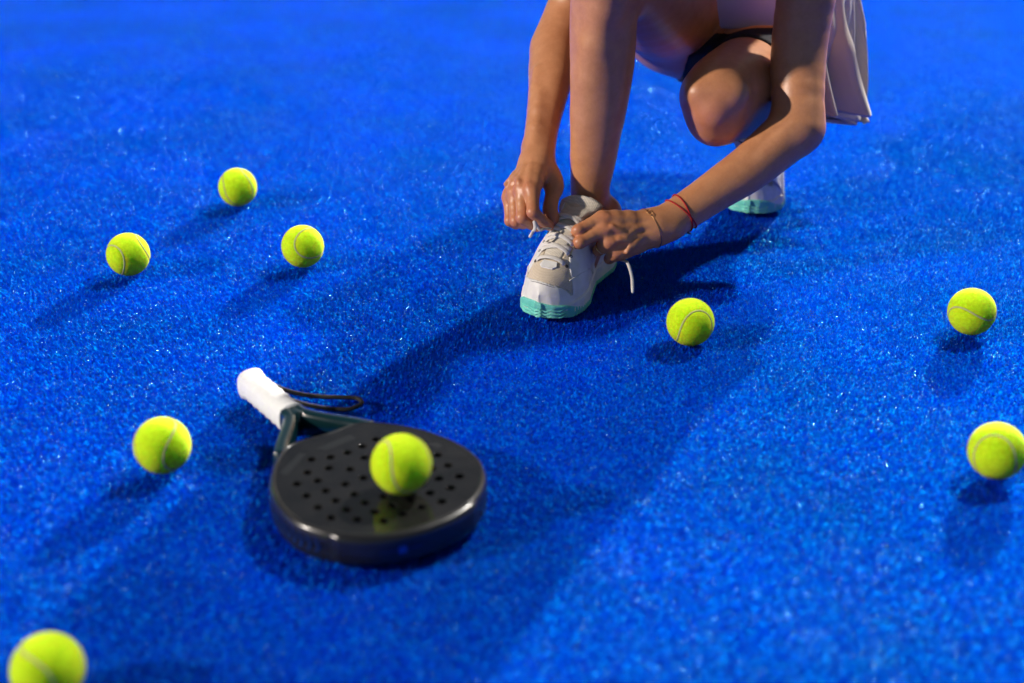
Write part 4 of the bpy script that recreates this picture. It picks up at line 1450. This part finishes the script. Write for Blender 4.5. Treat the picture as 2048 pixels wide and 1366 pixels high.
V, F = tube([p_[low_i] + UP * .001, p_[low_i] + np.array([.001, -.002, -.003]), p_[low_i] + np.array([.005, -.002, -.005])], [.0018, .0022, .0014], sides=8)
pchild('bead', V, F, M_bead, rb)
rf = l_hand.br[2]
c_ = mix(l_K['r'], j['l_r1'], .62)
p_ = ring_round(rf, c_, j['l_r1'] - l_K['r'], .0004, n=28, far=.02)
V, F = tube(p_, .0011, sides=7, closed=True)
rg = pchild('ring', V, F, M_gold); rg['label'] = 'thin gold ring on the curled ring finger'
M_nail = mat('nail', (0.52, 0.30, 0.24), rough=0.25, spec=0.5)
def nail(tip, before, face, s=1.0):
    dz = unit(tip - before); nz = unit(np.asarray(face) - dz * (np.asarray(face) @ dz)); nx = np.cross(dz, nz)
    V, F = [], []
    n, m = 9, 9
    c = tip - dz * .0045 + nz * .0062 * s
    for i in range(n):
        for k in range(m):
            u, v = -1 + 2 * k / (m - 1), -1 + 2 * i / (n - 1)
            w = .0046 * s * (1 - .25 * max(0, v) ** 4)
            V.append(c + nx * u * w + dz * v * .0062 * s - nz * (.0022 * u * u * s + .0016 * max(0, v) ** 2))
    for i in range(n - 1):
        for k in range(m - 1):
            F.append((i * m + k, i * m + k + 1, (i + 1) * m + k + 1, (i + 1) * m + k))
    o = pchild('fingernail', V, F, M_nail)
    md = o.modifiers.new('thick', 'SOLIDIFY'); md.thickness = .0006
nail(j['r_t3'], j['r_t2'], (.75, -.55, .25), 1.0)

# ------------------------------------------------------------------ floodlights of the court (they stand outside the frame; their shadows and reflections are in the photograph)
M_pole = mat('mast_paint', (0.04, 0.05, 0.07), rough=0.45)
M_lens = mat('lamp_glass', (0.9, 0.9, 0.9), rough=0.2)
bsdf(M_lens).inputs['Emission Color'].default_value = (1, .95, .88, 1)
bsdf(M_lens).inputs['Emission Strength'].default_value = 25.0
def box(c, s):
    x, y, z = c; a, b, d = s
    V = [(x + i * a, y + k * b, z + l * d) for i in (-1, 1) for k in (-1, 1) for l in (-1, 1)]
    F = [(0, 1, 3, 2), (4, 6, 7, 5), (0, 4, 5, 1), (2, 3, 7, 6), (0, 2, 6, 4), (1, 5, 7, 3)]
    return V, F
def floodlight(base, height, target, watts, color, label):
    m = empty('floodlight_mast', base)
    tag(m, label, 'floodlight', 'floodlights beside the court')
    V, F = tube([(0, 0, 0), (0, 0, height * .5), (0, 0, height)], [.06, .055, .045], sides=16)
    link('pole', pymesh('pole', V, F), M_pole, m)
    V, F = box((0, 0, .006), (.15, .15, .006))
    link('base_plate', pymesh('base_plate', V, F), M_pole, m, smooth=False)
    aim = (Vector(target) - Vector(base) - Vector((0, 0, height))).normalized()
    q = aim.to_track_quat('-Z', 'Y')
    hs = empty('lamp_head', Vector((0, 0, height)) + Vector((aim.x, aim.y, 0)).normalized() * .12); hs.parent = m
    hs.rotation_mode = 'QUATERNION'; hs.rotation_quaternion = q
    V, F = box((0, 0, .05), (.20, .15, .045))
    link('housing', pymesh('housing', V, F), M_pole, hs, smooth=False)
    V, F = box((0, 0, .003), (.18, .13, .002))
    link('lens', pymesh('lens', V, F), M_lens, hs, smooth=False)
    ld = bpy.data.lights.new('floodlight', 'AREA')
    ld.shape = 'RECTANGLE'; ld.size = .30; ld.size_y = .22
    ld.energy = watts; ld.color = color
    lo_ = bpy.data.objects.new('floodlight', ld); COL.objects.link(lo_)
    lo_.parent = hs; lo_.location = (0, 0, -.02)
    return m
floodlight((3.8, 5.1, 0), 5.6, (0.1, 1.8, 0), 350, (1.0, .95, .88), 'tall floodlight mast beyond the right side of the court')
floodlight((-8.6, -1.2, 0), 4.2, (0.1, 1.9, 0.2), 560, (1.0, .90, .80), 'floodlight mast on the left side of the court')
